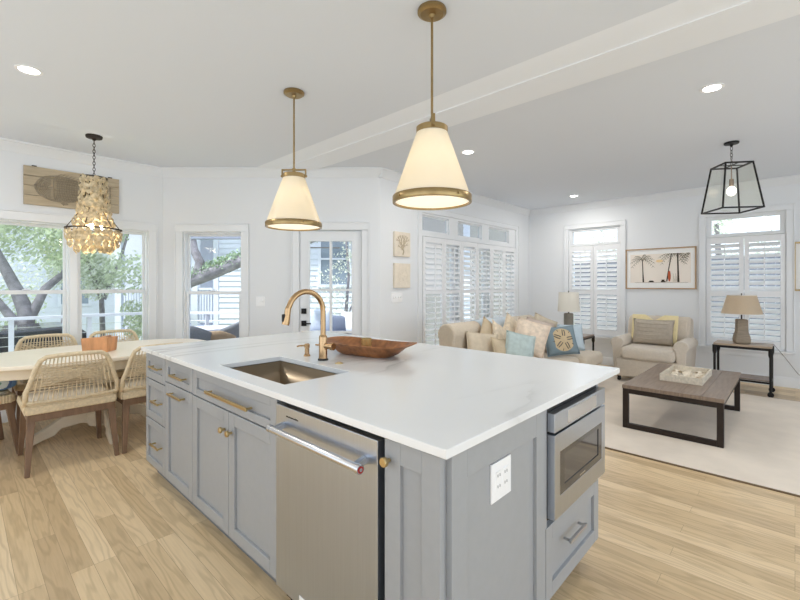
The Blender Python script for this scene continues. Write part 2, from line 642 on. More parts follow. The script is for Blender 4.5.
W1 = (0.135 - XK, 0.835 - XK, 0.50, 2.03)
W2 = (0.905 - XK, 1.60 - XK, 0.50, 2.03)
wall('wall_left', FD, 0, DCOR.x - XK, [W1, W2], 'white dining wall with the pair of sash windows')
W3 = (ug(183), ug(241.5), 0.50, 2.035)
DR = (ug(299.5), ug(361.5), 0.0, 2.055)
wall('wall_diagonal', FG, 0, DL, [W3, DR], 'white angled wall holding the glazed door and one window')
W6 = (4.42 - 3.626, 7.10 - 3.626, 0.06, 2.385)
wall('wall_back', FS, 0, XR - CORNER.x + T, [W6], 'white wall behind the sofa with tall plantation shutters')
W4 = (YS - 3.0, YS - 2.13, 0.48, 2.38)
W5 = (YS - 0.965, YS - 0.085, 0.48, 2.38)
wall('wall_right', FR, 0, YS - Y0, [W4, W5], 'white living room wall with the beach print and two shuttered windows')

FK = frame_mat((XK, Y0), (0, 1), (-1, 0))
wall('wall_kitchen', FK, 0, YD - Y0 + T, [(1.6, 7.6, .75, 2.6)], 'unseen white kitchen wall on the left with a large opening added to let in light')  # out of view; the opening is shaped to light the left side
o = wall('wall_light_block', frame_mat((5.9, Y0), (1, 0), (0, -1)), 0, XR - 5.9, [], 'unseen white living room wall piece behind the camera added to dim the right end')  # unseen piece added to cut light on the right end
# crown mouldings, baseboards and the shallow beam
CROWN = [(0, 0), (0, -0.105), (-0.012, -0.105), (-0.018, -0.088), (-0.05, -0.05), (-0.07, -0.022), (-0.085, -0.018), (-0.085, 0)]
def crown(name, M, u0, u1, label):
    b = B().prism(CROWN, lambda p, t: (t, p[0], CH + p[1]), u0, u1)
    o = b.build(name, WALL)
    o.matrix_world = M
    tag(o, label, 'moulding', kind='structure')
def base(name, M, spans, label):
    b = B()
    for u0, u1 in spans:
        b.prism([(0, 0), (-0.018, 0), (-0.018, 0.115), (-0.008, 0.135), (0, 0.135)], lambda p, t: (t, p[0], p[1]), u0, u1)
    o = b.build(name, TRIM)
    o.matrix_world = M
    tag(o, label, 'baseboard', kind='structure')
crown('trim_1', FD, 0, DCOR.x - XK + .02, 'white crown moulding above the dining windows')
crown('trim_2', FG, -.02, DL + .03, 'white crown moulding above the angled wall')
crown('trim_3', FS, -.03, XR - CORNER.x, 'white crown moulding above the tall shutters')
crown('trim_4', FR, 0, YS - Y0, 'white crown moulding above the beach print wall')
base('baseboard_left', FD, [(0, DCOR.x - XK)], 'white baseboard under the dining windows')
base('baseboard_diagonal', FG, [(0, DR[0] - .09), (DR[1] + .09, DL)], 'white baseboard along the angled wall')
base('baseboard_back', FS, [(0, W6[0] - .09), (W6[1] + .09, XR - CORNER.x)], 'white baseboard along the shutter wall')
base('baseboard_right', FR, [(0, YS - Y0)], 'white baseboard below the beach print wall')
def beam_y(x, ex=0.03):
    return (DEP + ex - FW.x * x) / FW.y
b = B()
BEAMM = mat('beam_trim_paint', (0.86, 0.885, 0.92, 1), 0.5, bump=0.01, bscale=50)
def beam_pt(p, t):
    return (p[0], t if t < 0 else beam_y(p[0]), p[1])
b = B()
b.prism([(2.72, CH), (2.72, 2.79), (3.03, 2.79), (3.04, CH)], beam_pt, Y0, 1)
tag(b.build('trim_5', BEAMM), 'shallow white beam crossing the ceiling between kitchen and living room', 'beam', kind='structure')
b = B()
b.prism([(2.52, CH), (2.60, CH - .012), (2.69, CH - .016), (2.72, CH - .024), (2.72, CH)], beam_pt, Y0, 1)
tag(b.build('trim_6', BEAMM), 'small white crown moulding along the kitchen side of the ceiling beam', 'moulding', kind='structure')

# ------------------------------------------------------------------ windows
def casing_boards(b, u0, u1, z0, z1, wd=0.085, sill=True, d=0.02):
    b.box(u0 - wd, u0, -d, 0, z0 if sill else z0 - wd, z1)
    b.box(u1, u1 + wd, -d, 0, z0 if sill else z0 - wd, z1)
    b.box(u0 - wd - .005, u1 + wd + .005, -d - .004, 0, z1, z1 + wd)
    # backband
    b.box(u0 - wd - .012, u0 - wd, -d - .012, 0, z0, z1 + wd)
    b.box(u1 + wd, u1 + wd + .012, -d - .012, 0, z0, z1 + wd)
    b.box(u0 - wd - .012, u1 + wd + .012, -d - .012, 0, z1 + wd, z1 + wd + .012)
    if sill:
        b.box(u0 - wd - .02, u1 + wd + .02, -.06, 0.0, z0 - .03, z0)
        b.box(u0 - wd, u1 + wd, -d, 0, z0 - .11, z0 - .03)

def rect_frame(b, u0, u1, z0, z1, y0, y1, wd, wt=None, wb=None):
    wt = wd if wt is None else wt
    wb = wd if wb is None else wb
    b.box(u0, u0 + wd, y0, y1, z0, z1)
    b.box(u1 - wd, u1, y0, y1, z0, z1)
    b.box(u0 + wd, u1 - wd, y0, y1, z1 - wt, z1)
    b.box(u0 + wd, u1 - wd, y0, y1, z0, z0 + wb)

def sash_window(name, M, h, mid, label, casing=True, lw=0.085):
    u0, u1, z0, z1 = h
    t = thing(name, label, 'window', kind='structure', mw=M)
    if casing:
        b = B()
        casing_boards(b, u0, u1, z0, z1, lw)
        b.build('casing', TRIM, t, bev=.003)
    b = B()
    rect_frame(b, u0, u1, z0, z1, 0.02, 0.13, 0.018)
    b.build('window_frame', TRIM, t, bev=.002)
    b = B()
    rect_frame(b, u0 + .018, u1 - .018, mid - .02, z1 - .018, 0.085, 0.115, 0.024, .026, .04)
    us = b.build('upper_sash', TRIM, t, bev=.002)
    B().box(u0 + .042, u1 - .042, .098, .102, mid + .02, z1 - .044).build('pane', GLASS, us)
    b = B()
    rect_frame(b, u0 + .018, u1 - .018, z0 + .018, mid + .022, 0.045, 0.08, 0.03, .04, .05)
    ls = b.build('lower_sash', TRIM, t, bev=.002)
    B().box(u0 + .048, u1 - .048, .060, .064, z0 + .068, mid - .018).build('pane', GLASS, ls)
    c = (u0 + u1) / 2
    b = B().box(c - .03, c + .03, .035, .06, mid + .022, mid + .034)
    b.cyl((c, .045, mid + .034), (c, .045, mid + .045), .012)
    b.build('sash_lock', NICKEL, t)
    return t
sash_window('window_1', FD, W1, 1.296, 'left white sash window over the dining table', casing=False)
sash_window('window_2', FD, W2, 1.296, 'right white sash window behind the shell chandelier', casing=False)
b = B()
casing_boards(b, W1[0], W2[1], .50, 2.03)
b.box(W1[1], W2[0], -.02, 0, .50, 2.03)
o = b.build('trim_7', TRIM, bev=.003)
o.matrix_world = FD
tag(o, 'white casing boards round the pair of dining windows', 'window trim', kind='structure')
sash_window('window_3', FG, W3, 1.272, 'white sash window in the angled wall left of the door')

# glazed door
t = thing('door_1', 'white glazed back door with black square lock plates', 'door', kind='structure', mw=FG)
u0, u1 = DR[0], DR[1]
b = B()
b.box(u0 - .085, u0 - .004, -.02, 0, 0, 2.055)
b.box(u1 + .004, u1 + .085, -.02, 0, 0, 2.055)
b.box(u0 - .09, u1 + .09, -.024, 0, 2.059, 2.145)
b.box(u0 - .097, u0 - .085, -.032, 0, 0, 2.145)
b.box(u1 + .085, u1 + .097, -.032, 0, 0, 2.145)
b.box(u0 - .097, u1 + .097, -.032, 0, 2.145, 2.157)
b.build('casing', TRIM, t, bev=.003)
b = B()
g0, g1 = ug(309), ug(352)
open_slab(b, (u0 + .006, u1 - .004), (.01, 2.045), [(g0, g1, .25, 1.925)], .012, .055)
b.build('door_leaf', TRIM, t)
b = B()
gm = (g0 + g1) / 2
b.box(gm - .014, gm + .014, .008, .059, .25, 1.925)
for z in (.78, 1.31):
    b.box(g0, g1, .010, .057, z - .013, z + .013)
rect_frame(b, g0 - .012, g1 + .012, .238, 1.937, .004, .063, .016)
b.build('muntin', TRIM, t)
B().box(g0, g1, .031, .035, .25, 1.925).build('pane', GLASS, t)
for nm, z in (('deadbolt', 1.045), ('door_handle', .892)):
    zc = z
    b = B().box(u0 + .022, u0 + .085, 0.0, .012, zc - .034, zc + .034)
    b.cyl((u0 + .053, 0.002, zc), (u0 + .053, -.03, zc), .012)
    if nm == 'door_handle':
        b.box(u0 + .043, u0 + .063, -.045, -.03, zc - .012, zc + .012)
        b.box(u0 + .045, u0 + .15, -.045, -.032, zc - .009, zc + .009)
    else:
        b.box(u0 + .047, u0 + .059, -.045, -.03, zc - .02, zc + .02)
    b.build(nm, BLACK, t, bev=.002)

# shutter wall: transom windows over a wide glazed opening
t = thing('window_6', 'row of three transoms over the shuttered glass doors', 'window', kind='structure', mw=FS)
b = B()
casing_boards(b, W6[0], W6[1], W6[2], W6[3], .075, sill=False)
b.build('casing', TRIM, t, bev=.003)
TR = [(4.43, 5.07), (5.27, 5.98), (6.18, 7.09)]
b = B()
holes = [(a - 3.626 + (.0 if i == 0 else .0), c - 3.626, 2.125, 2.355) for i, (a, c) in enumerate([(4.43, 5.065), (5.285, 5.965), (6.185, 6.86)])]
open_slab(b, (W6[0], W6[1]), (2.06, W6[3]), holes, .0, .06)
b.build('transom_frame', TRIM, t)
TINT = glass('tinted_transom', (0.88, 0.90, 0.93, 1), 2.0)
for hh in holes:
    b = B()
    rect_frame(b, hh[0], hh[1], hh[2], hh[3], .03, .055, .02)
    f = b.build('transom_sash', TRIM, t)
    B().box(hh[0] + .02, hh[1] - .02, .040, .044, hh[2] + .02, hh[3] - .02).build('pane', TINT, f)
b = B()
for a, c in ((W6[0], W6[0] + .9), (W6[0] + .9, W6[0] + 1.8), (W6[0] + 1.8, W6[1])):
    rect_frame(b, a, c, W6[2], 2.06, .075, .115, .09)
b.build('glass_door_frame', TRIM, t)
B().box(W6[0] + .05, W6[1] - .05, .094, .098, W6[2] + .05, 2.01).build('pane', GLASS, t)

def shutter(M, u0, u1, z0, z1, zm, label, group, y=-.012, rail=.075, stile=.05, tilt=38, th=.028, mid=.055, rot=0.0, tiers=None, bot=None):
    """one plantation shutter panel in a wall frame; u0..u1, z0..z1, mid rail at zm"""
    wd = u1 - u0
    m2 = M @ Matrix.Translation((u0, y, 0)) @ Matrix.Rotation(rot, 4, 'Z')
    t = thing('shutter_panel', label, 'shutter', group=group, mw=m2)
    b = B()
    bot = rail if bot is None else bot
    b.box(0.002, stile, 0, th, z0, z1)
    b.box(wd - stile, wd - .002, 0, th, z0, z1)
    b.box(stile, wd - stile, 0, th, z1 - rail, z1)
    b.box(stile, wd - stile, 0, th, z0, z0 + bot)
    b.box(stile, wd - stile, 0, th, zm - mid / 2, zm + mid / 2)
    b.build('frame', SHUT, t, bev=.003)
    for nm, a, c, tl in (('lower_louvers', z0 + bot, zm - mid / 2, tilt if tiers is None else tiers[0]), ('upper_louvers', zm + mid / 2, z1 - rail, tilt if tiers is None else tiers[1])):
        n = max(2, round((c - a) / .076))
        b = B()
        ct, st = math.cos(R(tl)), math.sin(R(tl))
        for i in range(n):
            zc = a + (i + .5) * (c - a) / n
            prof = [(-.043, 0), (-.025, .0045), (0, .0058), (.025, .0045), (.043, 0), (.025, -.0045), (0, -.0058), (-.025, -.0045)]
            pp = [(px * ct - pz * st, px * st + pz * ct) for px, pz in prof]
            b.prism(pp, lambda p, s_: (s_, th / 2 + p[0], zc + p[1]), stile + .002, wd - stile - .002)
        b.build(nm, SHUT, t)
        b = B()
        b.box(wd / 2 - .006, wd / 2 + .006, th / 2 - .046, th / 2 - .034, a + .03, c - .03)
        b.build('tilt_rod', SHUT, t)
    return t
edges = [4.435, 4.915, 5.36, 5.80, 6.25, 6.66, 7.085]
names = ['leftmost', 'second from left', 'third from left', 'third from right', 'second from right', 'rightmost']
for i in range(6):
    shutter(FS, edges[i] - 3.626, edges[i + 1] - 3.626, .08, 2.05, 1.27, 'tall white plantation shutter panel behind the sofa, %s of six' % names[i], 'tall shutters behind the sofa', y=-.02,
            tilt=30, tiers=((8, 58), (14, 30), (22, 42), (10, 28), (30, 40), (34, 42))[i], stile=.055)
# right wall windows: transom, inner glazing, shutters
def right_window(name, h, label):
    u0, u1, z0, z1 = h
    t = thing(name, label, 'window', kind='structure', mw=FR)
    b = B()
    casing_boards(b, u0, u1, z0, z1, .07)
    b.build('casing', TRIM, t, bev=.003)
    b = B()
    rect_frame(b, u0, u1, z0, z1, 0.02, .12, .02)
    b.box(u0 + .02, u1 - .02, .0, .12, 2.07, 2.10)
    rect_frame(b, u0 + .02, u1 - .02, 2.10, z1 - .02, .03, .10, .045, .03, .02)
    rect_frame(b, u0 + .02, u1 - .02, z0 + .02, 2.07, .08, .11, .035)
    b.box(u0 + .05, u1 - .05, .085, .11, 1.26, 1.30)
    b.build('window_frame', TRIM, t, bev=.002)
    B().box(u0 + .06, u1 - .06, .060, .064, 2.115, z1 - .045).build('transom_pane', GLASS, t)
    B().box(u0 + .05, u1 - .05, .096, .099, z0 + .05, 2.04).build('pane', GLASS, t)
    return t
right_window('window_4', W4, 'shuttered window with a transom left of the beach print')
right_window('window_5', W5, 'shuttered window with a transom right of the beach print')
for (h, nm) in ((W4, 'left of the beach print'), (W5, 'right of the beach print')):
    c = (h[0] + h[1]) / 2
    for a, d, s_ in ((h[0] + .004, c - .001, 'left-hand'), (c + .001, h[1] - .004, 'right-hand')):
        shutter(FR, a, d, .50, 2.065, 1.245, '%s white plantation shutter panel in the window %s' % (s_, nm), 'window shutters', y=.002, rail=.09, bot=.10, mid=.085,
                tilt=42, stile=.055)

# switches
def plate(name, M, u, z, wd, ht, n, label, cat='switch', toggle=True, outlet=False):
    t = thing(name, label, cat, mw=M @ Matrix.Translation((u, 0, z)))
    B().box(-wd / 2, wd / 2, -.007, 0, -ht / 2, ht / 2).build('cover_plate', PLAST, t, bev=.002)
    for i in range(n):
        c = (i - (n - 1) / 2) * .046
        if outlet:
            o = B().box(c - .017, c + .017, -.010, -.006, -.034, .034).build('receptacle', PLAST, t, bev=.0015)
            for zz in (-.02, .016):
                for xx in (c - .008, c + .005):
                    B().box(xx, xx + .003, -.0105, -.0095, zz, zz + .009).build('slot', DARK, o)
        else:
            B().box(c - .006, c + .006, -.018, -.006, -.010, .014).build('toggle', PLAST, t, bev=.0015)
    return t
plate('light_switch', FS, 3.925 - 3.626, 1.21, .21, .125, 4, 'white four-toggle light switch plate below the two sand tiles')
plate('light_switch', FG, ug(260.5), 1.167, .11, .12, 2, 'white two-toggle light switch plate between window and back door')

# ------------------------------------------------------------------ kitchen island
IX, IY = .933, .71              # planes of the drawer fronts (facing -X) and of the end (facing -Y)
ZT, ZB = .927, .899
b = open_slab(B(), (.905, 2.441), (.683, 3.42), [(1.005, 1.385, 1.66, 2.335)], ZB, ZT, flip=True)
ct = b.build('countertop', QUARTZ, bev=.003)
tag(ct, 'long white quartz countertop with grey veins covering the kitchen island', 'countertop')

def shaker(b, ax, f, a0, a1, z0, z1, rail=.055, railz=None, th=.022, rec=.013):
    """five-piece front; ax 'x' faces -X at x=f, ax 'y' faces -Y at y=f"""
    rz = rail if railz is None else railz
    def bx(a, c, zz0, zz1, d0):
        if ax == 'x':
            b.box(f + d0, f + th, a, c, zz0, zz1)
        else:
            b.box(a, c, f + d0, f + th, zz0, zz1)
    bx(a0, a0 + rail, z0, z1, 0)
    bx(a1 - rail, a1, z0, z1, 0)
    bx(a0 + rail, a1 - rail, z1 - rz, z1, 0)
    bx(a0 + rail, a1 - rail, z0, z0 + rz, 0)
    bx(a0 + rail - .001, a1 - rail + .001, z0 + rz - .001, z1 - rz + .001, rec)
    return b

def pull(ax, f, a0, a1, z, m, parent, name='pull', out=.032, r=.0055):
    b = B()
    for a in (a0 + .012, a1 - .012):
        if ax == 'x':
            b.box(f - out, f, a - .005, a + .005, z - .005, z + .005)
        else:
            b.box(a - .005, a + .005, f - out, f, z - .005, z + .005)
    if ax == 'x':
        b.box(f - out - .006, f - out + .006, a0, a1, z - r - .001, z + r + .001)
    else:
        b.box(a0, a1, f - out - .006, f - out + .006, z - r - .001, z + r + .001)
    return b.build(name, m, parent, bev=.0025)

def knob(f, y, z, parent):
    b = B().lathe([(.0001, -.032), (.013, -.032), (.0155, -.029), (.0155, -.020), (.007, -.017), (.006, 0)], (f, y, z), 20, 'x')
    return b.build('knob', BRASS, parent)

def carcass(t, y0, y1, z0=.11, z1=ZB - .001, depth=.58):
    b = B().box(IX + .0215, IX + depth, y0 + .001, y1 - .001, z0, z1)
    b.build('body', GREY, t)
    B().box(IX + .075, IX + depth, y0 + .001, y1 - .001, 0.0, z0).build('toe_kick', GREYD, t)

G = .002
# three-drawer stack at the far end
ya, yb = 3.0, 3.402
t = thing('drawer_cabinet', 'narrow grey three-drawer cabinet at the far end of the island', 'cabinet')
carcass(t, ya, yb)
for z0, z1, pz, pa, pb in ((.715, .885, .812, 3.05, 3.235), (.437, .708, .582, 3.04, 3.19), (.112, .430, .288, 3.04, 3.20)):
    d = shaker(B(), 'x', IX, ya + G, yb - G, z0, z1, .05).build('drawer', GREY, t, bev=.003)
    pull('x', IX, pa, pb, pz, BRASS, d)
# drawer over a tall door
ya, yb = 2.532, 3.0
t = thing('base_cabinet', 'grey island cabinet with one drawer over a tall pull-out door', 'cabinet')
carcass(t, ya, yb)
d = shaker(B(), 'x', IX, ya + G, yb - G, .745, .885, .05, .04).build('drawer', GREY, t, bev=.003)
pull('x', IX, 2.615, 2.825, .812, BRASS, d)
d = shaker(B(), 'x', IX, ya + G, yb - G, .112, .738, .06).build('door', GREY, t, bev=.003)
pull('x', IX, 2.64, 2.86, .690, BRASS, d)
# sink base
ya, yb = 1.602, 2.532
t = thing('sink_cabinet', 'wide grey sink cabinet with two shaker doors and a long brass pull', 'cabinet')
b = B()
b.box(IX + .0215, IX + .58, ya + .001, ya + .019, .11, ZB - .001)
b.box(IX + .0215, IX + .58, yb - .019, yb - .001, .11, ZB - .001)
b.box(IX + .0215, IX + .58, ya + .019, yb - .019, .11, .13)
b.box(IX + .562, IX + .58, ya + .019, yb - .019, .13, ZB - .001)
b.box(IX + .0215, IX + .04, ya + .019, yb - .019, .13, ZB - .001)
b.build('body', GREY, t)
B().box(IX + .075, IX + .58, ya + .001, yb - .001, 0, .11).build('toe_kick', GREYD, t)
d = shaker(B(), 'x', IX, ya + G, yb - G, .742, .885, .055, .04).build('drawer', GREY, t, bev=.003)
pull('x', IX, 1.81, 2.275, .805, BRASS, d, r=.0075)
d = shaker(B(), 'x', IX, 2.068, yb - G, .112, .735, .06).build('door', GREY, t, bev=.003)
knob(IX, 2.105, .640, d)
d = shaker(B(), 'x', IX, ya + G, 2.064, .112, .735, .06).build('door', GREY, t, bev=.003)
knob(IX, 2.028, .640, d)
# dishwasher
ya, yb = .955, 1.600
t = thing('dishwasher', 'stainless steel dishwasher with a bar handle in the island', 'dishwasher')
B().box(IX + .045, IX + .57, ya + .004, yb - .002, .03, ZB - .004).build('body', DARK, t)
dz0, dz1, dy0, dy1 = .105, .872, .974, 1.596
dd = B().box(IX - .008, IX + .04, dy0, dy1, dz0, dz1).build('door', STEEL, t, bev=.003)
b = B().cyl((.878, 1.006, .785), (.878, 1.562, .785), .0135, n=20)
hd = b.build('handle', STEELH, t)
b = B()
for y in (1.035, 1.535):
    b.bar((.885, y, .785), (IX - .006, y, .795), .02, .024)
b.build('handle_bracket', STEEL, hd, bev=.003)
for y, s_ in ((1.006, -1), (1.562, 1)):
    b = B().cyl((.878, y - s_ * .012, .785), (.878, y + s_ * .004, .785), .0155, n=20)
    e = b.build('end_cap', STEELH, hd)
    B().cyl((.878, y + s_ * .003, .785), (.878, y + s_ * .0055, .785), .0115, n=20).build('red_ring', REDM, e)
    B().cyl((.878, y + s_ * .005, .785), (.878, y + s_ * .0065, .785), .006, n=16).build('centre_dot', STEELH, e)
b = B()
rr = random.Random(3)
y = 1.515
while y > 1.43:
    ww = rr.uniform(.004, .007)
    b.box(IX - .0092, IX - .0078, y - ww, y, .832, .832 + rr.uniform(.004, .0065))
    y -= ww + .0025
b.build('maker_mark', DARK, t)
B().box(IX - .0095, IX - .0075, 1.13, 1.42, .130, .150).build('badge', PLAST, t, bev=.001)
B().box(IX + .06, IX + .5, ya + .01, yb - .01, 0, .03).build('toe_kick', DARK, t)
# narrow pull-out beside the dishwasher
ya, yb = .725, .951
t = thing('pull_out_cabinet', 'narrow grey pull-out cabinet with one brass knob beside the dishwasher', 'cabinet')
B().box(IX + .0215, IX + .57, ya + .006, yb - .001, .11, ZB - .001).build('body', GREY, t)
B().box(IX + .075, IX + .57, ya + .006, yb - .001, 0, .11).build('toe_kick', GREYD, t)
d = shaker(B(), 'x', IX, ya + .002, yb - G, .112, .885, .068).build('door', GREY, t, bev=.0015)
knob(IX, .927, .822, d)
# end panel with an outlet
t = thing('island_side', 'grey shaker end panel of the island left of the microwave', 'panel')
shaker(B(), 'y', IY, .967, 1.582, .0, ZB - .001, .078, .10, .022, .013).build('panel', GREY, t, bev=.0015)
ob = plate('wall_outlet', Matrix.Translation((1.255, IY + .013, .721)), 0, 0, .128, .128, 2, 'white double outlet plate on the grey end panel of the island', cat='outlet', outlet=True)
# microwave cabinet, drawer below
t = thing('microwave_cabinet', 'grey island cabinet with one drawer below the built-in microwave', 'cabinet')
mx0, mx1 = 1.585, 2.187
b = B()
b.box(mx0, mx0 + .014, IY + .003, 1.30, .11, ZB - .001)
b.box(mx1 - .018, mx1 - .001, IY + .003, 1.30, .11, ZB - .001)
b.box(mx0 + .014, mx1 - .018, IY + .022, 1.30, .11, .43)
b.box(mx0 + .014, mx1 - .018, 1.28, 1.30, .43, ZB - .001)
b.build('body', GREY, t)
B().box(mx0, mx1 - .06, IY + .07, 1.30, 0, .11).build('toe_kick', GREYD, t)
d = shaker(B(), 'y', IY, mx0 + .002, mx1 - .001, .117, .412, .06).build('drawer', GREY, t, bev=.0015)
pull('y', IY, 1.745, 1.925, .305, NICKEL, d)
# microwave drawer
t = thing('microwave', 'stainless steel microwave drawer built into the end of the island', 'microwave')
B().box(1.602, 2.166, IY + .005, 1.25, .435, .885).build('body', DARK, t)
MF = .682
b = B()
b.box(1.603, 2.196, MF, IY + .004, .790, .866)
cp = b.build('control_panel', STEEL, t, bev=.003)
B().box(1.735, 2.07, MF - .002, MF + .004, .798, .858).build('control_lid', STEELH, cp, bev=.002)
b = B()
open_slab(b, (1.603, 2.196), (.447, .781), [(1.655, 2.150, .530, .705)], MF, IY + .004)
dr = b.build('door', STEEL, t, bev=.002)
b = B()
b.box(1.655, 2.150, MF + .004, MF + .012, .530, .705)
wn = b.build('window', DGLASS, dr)
b = B()
rect_frame(b, 1.655, 2.150, .530, .705, MF + .001, MF + .006, .045, .02, .03)
b.build('window_border', mat('smoked_glass_border', S(72, 70, 68), .12, noise=.04), wn)
b = B()
for i in range(6):
    b.box(1.865 + i * .011, 1.872 + i * .011, MF - .0002, MF + .001, .540, .547)
b.build('maker_mark', STEELH, wn)
# hidden sides of the island
t = thing('back_panel', 'plain grey panel on the seating side of the island', 'panel')
B().box(2.155, 2.185, 1.305, 3.40, 0, ZB - .001).build('panel', GREY, t)
B().box(IX + .581, 2.154, 3.38, 3.40, 0, ZB - .001).build('side', GREY, t)

# sink
t = thing('sink', 'undermount bronze-toned stainless sink sunk in the island top', 'sink')
b = B()
sx0, sx1, sy0, sy1, sz = 1.008, 1.382, 1.663, 2.332, .68
v = lambda x, y, z: b.bm.verts.new((x, y, z))
def quad(*p):
    b.bm.faces.new([v(*q) for q in p])
quad((sx0, sy0, sz), (sx1, sy0, sz), (sx1, sy1, sz), (sx0, sy1, sz))
for (xa, ya_), (xb, yb_) in (((sx0, sy0), (sx1, sy0)), ((sx1, sy0), (sx1, sy1)), ((sx1, sy1), (sx0, sy1)), ((sx0, sy1), (sx0, sy0))):
    quad((xa, ya_, sz), (xb, yb_, sz), (xb, yb_, ZB - .001), (xa, ya_, ZB - .001))
bmesh.ops.remove_doubles(b.bm, verts=b.bm.verts, dist=1e-5)
bo = b.build('basin', SINKM, t, recalc=False)
bo.modifiers.new('thickness', 'SOLIDIFY').thickness = -.004
B().lathe([(.0001, 0), (.03, 0), (.042, .004), (.045, .001), (.045, -.002)], (1.2, 2.0, sz + .002), 24).build('drain', STEELH, t)
# faucet
t = thing('faucet', 'tall champagne bronze gooseneck faucet behind the sink', 'faucet', (1.489, 2.035, ZT))
b = B().lathe([(.0001, .0), (.031, .0), (.031, .006)], n=28)
b.lathe([(.031, .006), (.0275, .010), (.026, .012)], n=28)
b.build('base_ring', DARK, t)
B().lathe([(.026, .010), (.0255, .02), (.0245, .02), (.0245, .135), (.021, .145), (.017, .150), (.0001, .150)], n=28).build('body', CHAMP, t)
pts = [(0, 0, .145), (0, 0, .22), (0, 0, .29)]
rad = .117
for i in range(1, 15):
    a = PI * i / 16.0
    pts.append((-rad + rad * math.cos(a), 0, .29 + rad * math.sin(a)))
pts.append((-.236, 0, .312))
B().tube(pts, .0155, 16).build('spout', CHAMP, t)
b = B().tube([(-.2355, 0, .315), (-.240, 0, .285), (-.250, 0, .237), (-.253, 0, .225)], .018, 18, rads=[.0165, .0175, .0215, .020])
sh = b.build('spray_head', CHAMP, t)
B().box(-.272, -.254, -.008, .008, .243, .285).build('spray_button', DARK, sh, bev=.004)
b = B().cyl((0, 0, .085), (.012, -.062, .085), .0165, n=20)
b.cyl((.012, -.062, .085), (.0165, -.080, .085), .022, n=20)
hv = b.build('handle', CHAMP, t)
B().tube([(.004, -.03, .085), (-.02, .005, .090), (-.036, .026, .092)], .006, 12, rads=[.007, .006, .0048]).build('lever', CHAMP, hv)
# soap dispenser
t = thing('soap_dispenser', 'short champagne bronze soap dispenser left of the faucet', 'soap dispenser', (1.504, 2.223, ZT))
B().lathe([(.0001, 0), (.021, 0), (.021, .006), (.015, .012), (.0135, .05), (.017, .054), (.017, .072), (.012, .078), (.0001, .079)], n=24).build('body', CHAMP, t)
B().tube([(-.005, 0, .066), (-.038, .023, .066), (-.054, .032, .061)], .0055, 12).build('nozzle', CHAMP, t)
tag(B().lathe([(.0001, .009), (.012, .009), (.013, .006), (.021, .005), (.023, .002), (.023, 0), (.0001, 0)], (1.485, 1.879, ZT), 24).build('air_switch', BRASS),
    'small round brass air switch button set in the island top', 'button')

# carved dough bowl with a candle in it
bc = Vector((1.80, 1.985))
bd = Vector((.15, -.65)).normalized()
t = thing('dough_bowl', 'long carved wooden dough bowl on the island top', 'bowl', (bc.x, bc.y, ZT), math.atan2(bd.y, bd.x))
b = B()
def bowl_ring(L, Wd, zf, n=40, tipz=0.0, ex=2.7):
    ring = []
    for k in range(n):
        a = 2 * PI * k / n
        cx, sx = math.cos(a), math.sin(a)
        x = L * math.copysign(abs(cx) ** (2 / ex), cx)
        y = Wd * math.copysign(abs(sx) ** (2 / ex), sx)
        ring.append(b.bm.verts.new((x, y, zf + tipz * (abs(x) / L) ** 2.5 + .004 * math.sin(3 * a + 1))))
    return ring
rings = [bowl_ring(.18, .08, .0), bowl_ring(.21, .100, .012), bowl_ring(.265, .130, .048, tipz=.006), bowl_ring(.335, .158, .074, tipz=.010), bowl_ring(.335, .153, .080, tipz=.010),
         bowl_ring(.262, .128, .056, tipz=.006), bowl_ring(.20, .095, .024), bowl_ring(.15, .075, .014)]
for a, c in zip(rings, rings[1:]):
    for k in range(40):
        b.bm.faces.new((a[k], a[(k + 1) % 40], c[(k + 1) % 40], c[k]))
b.bm.faces.new(rings[0][::-1])
b.bm.faces.new(rings[-1])
b.build('vessel', DOUGH, t, sharp=60)
t = thing('votive_candle', 'small gold votive candle jar inside the carved dough bowl', 'candle', (1.83, 2.03, ZT + .0185))
B().lathe([(.0001, 0), (.031, 0), (.034, .006), (.034, .080), (.031, .080), (.031, .062)], n=24).build('jar', mat('gold_glass', S(216, 188, 128), .25, .6, noise=.05), t)
B().lathe([(.031, .068), (.0001, .068)], n=24).build('wax', mat('dark_wax', S(70, 56, 42), .5, noise=.05), t)

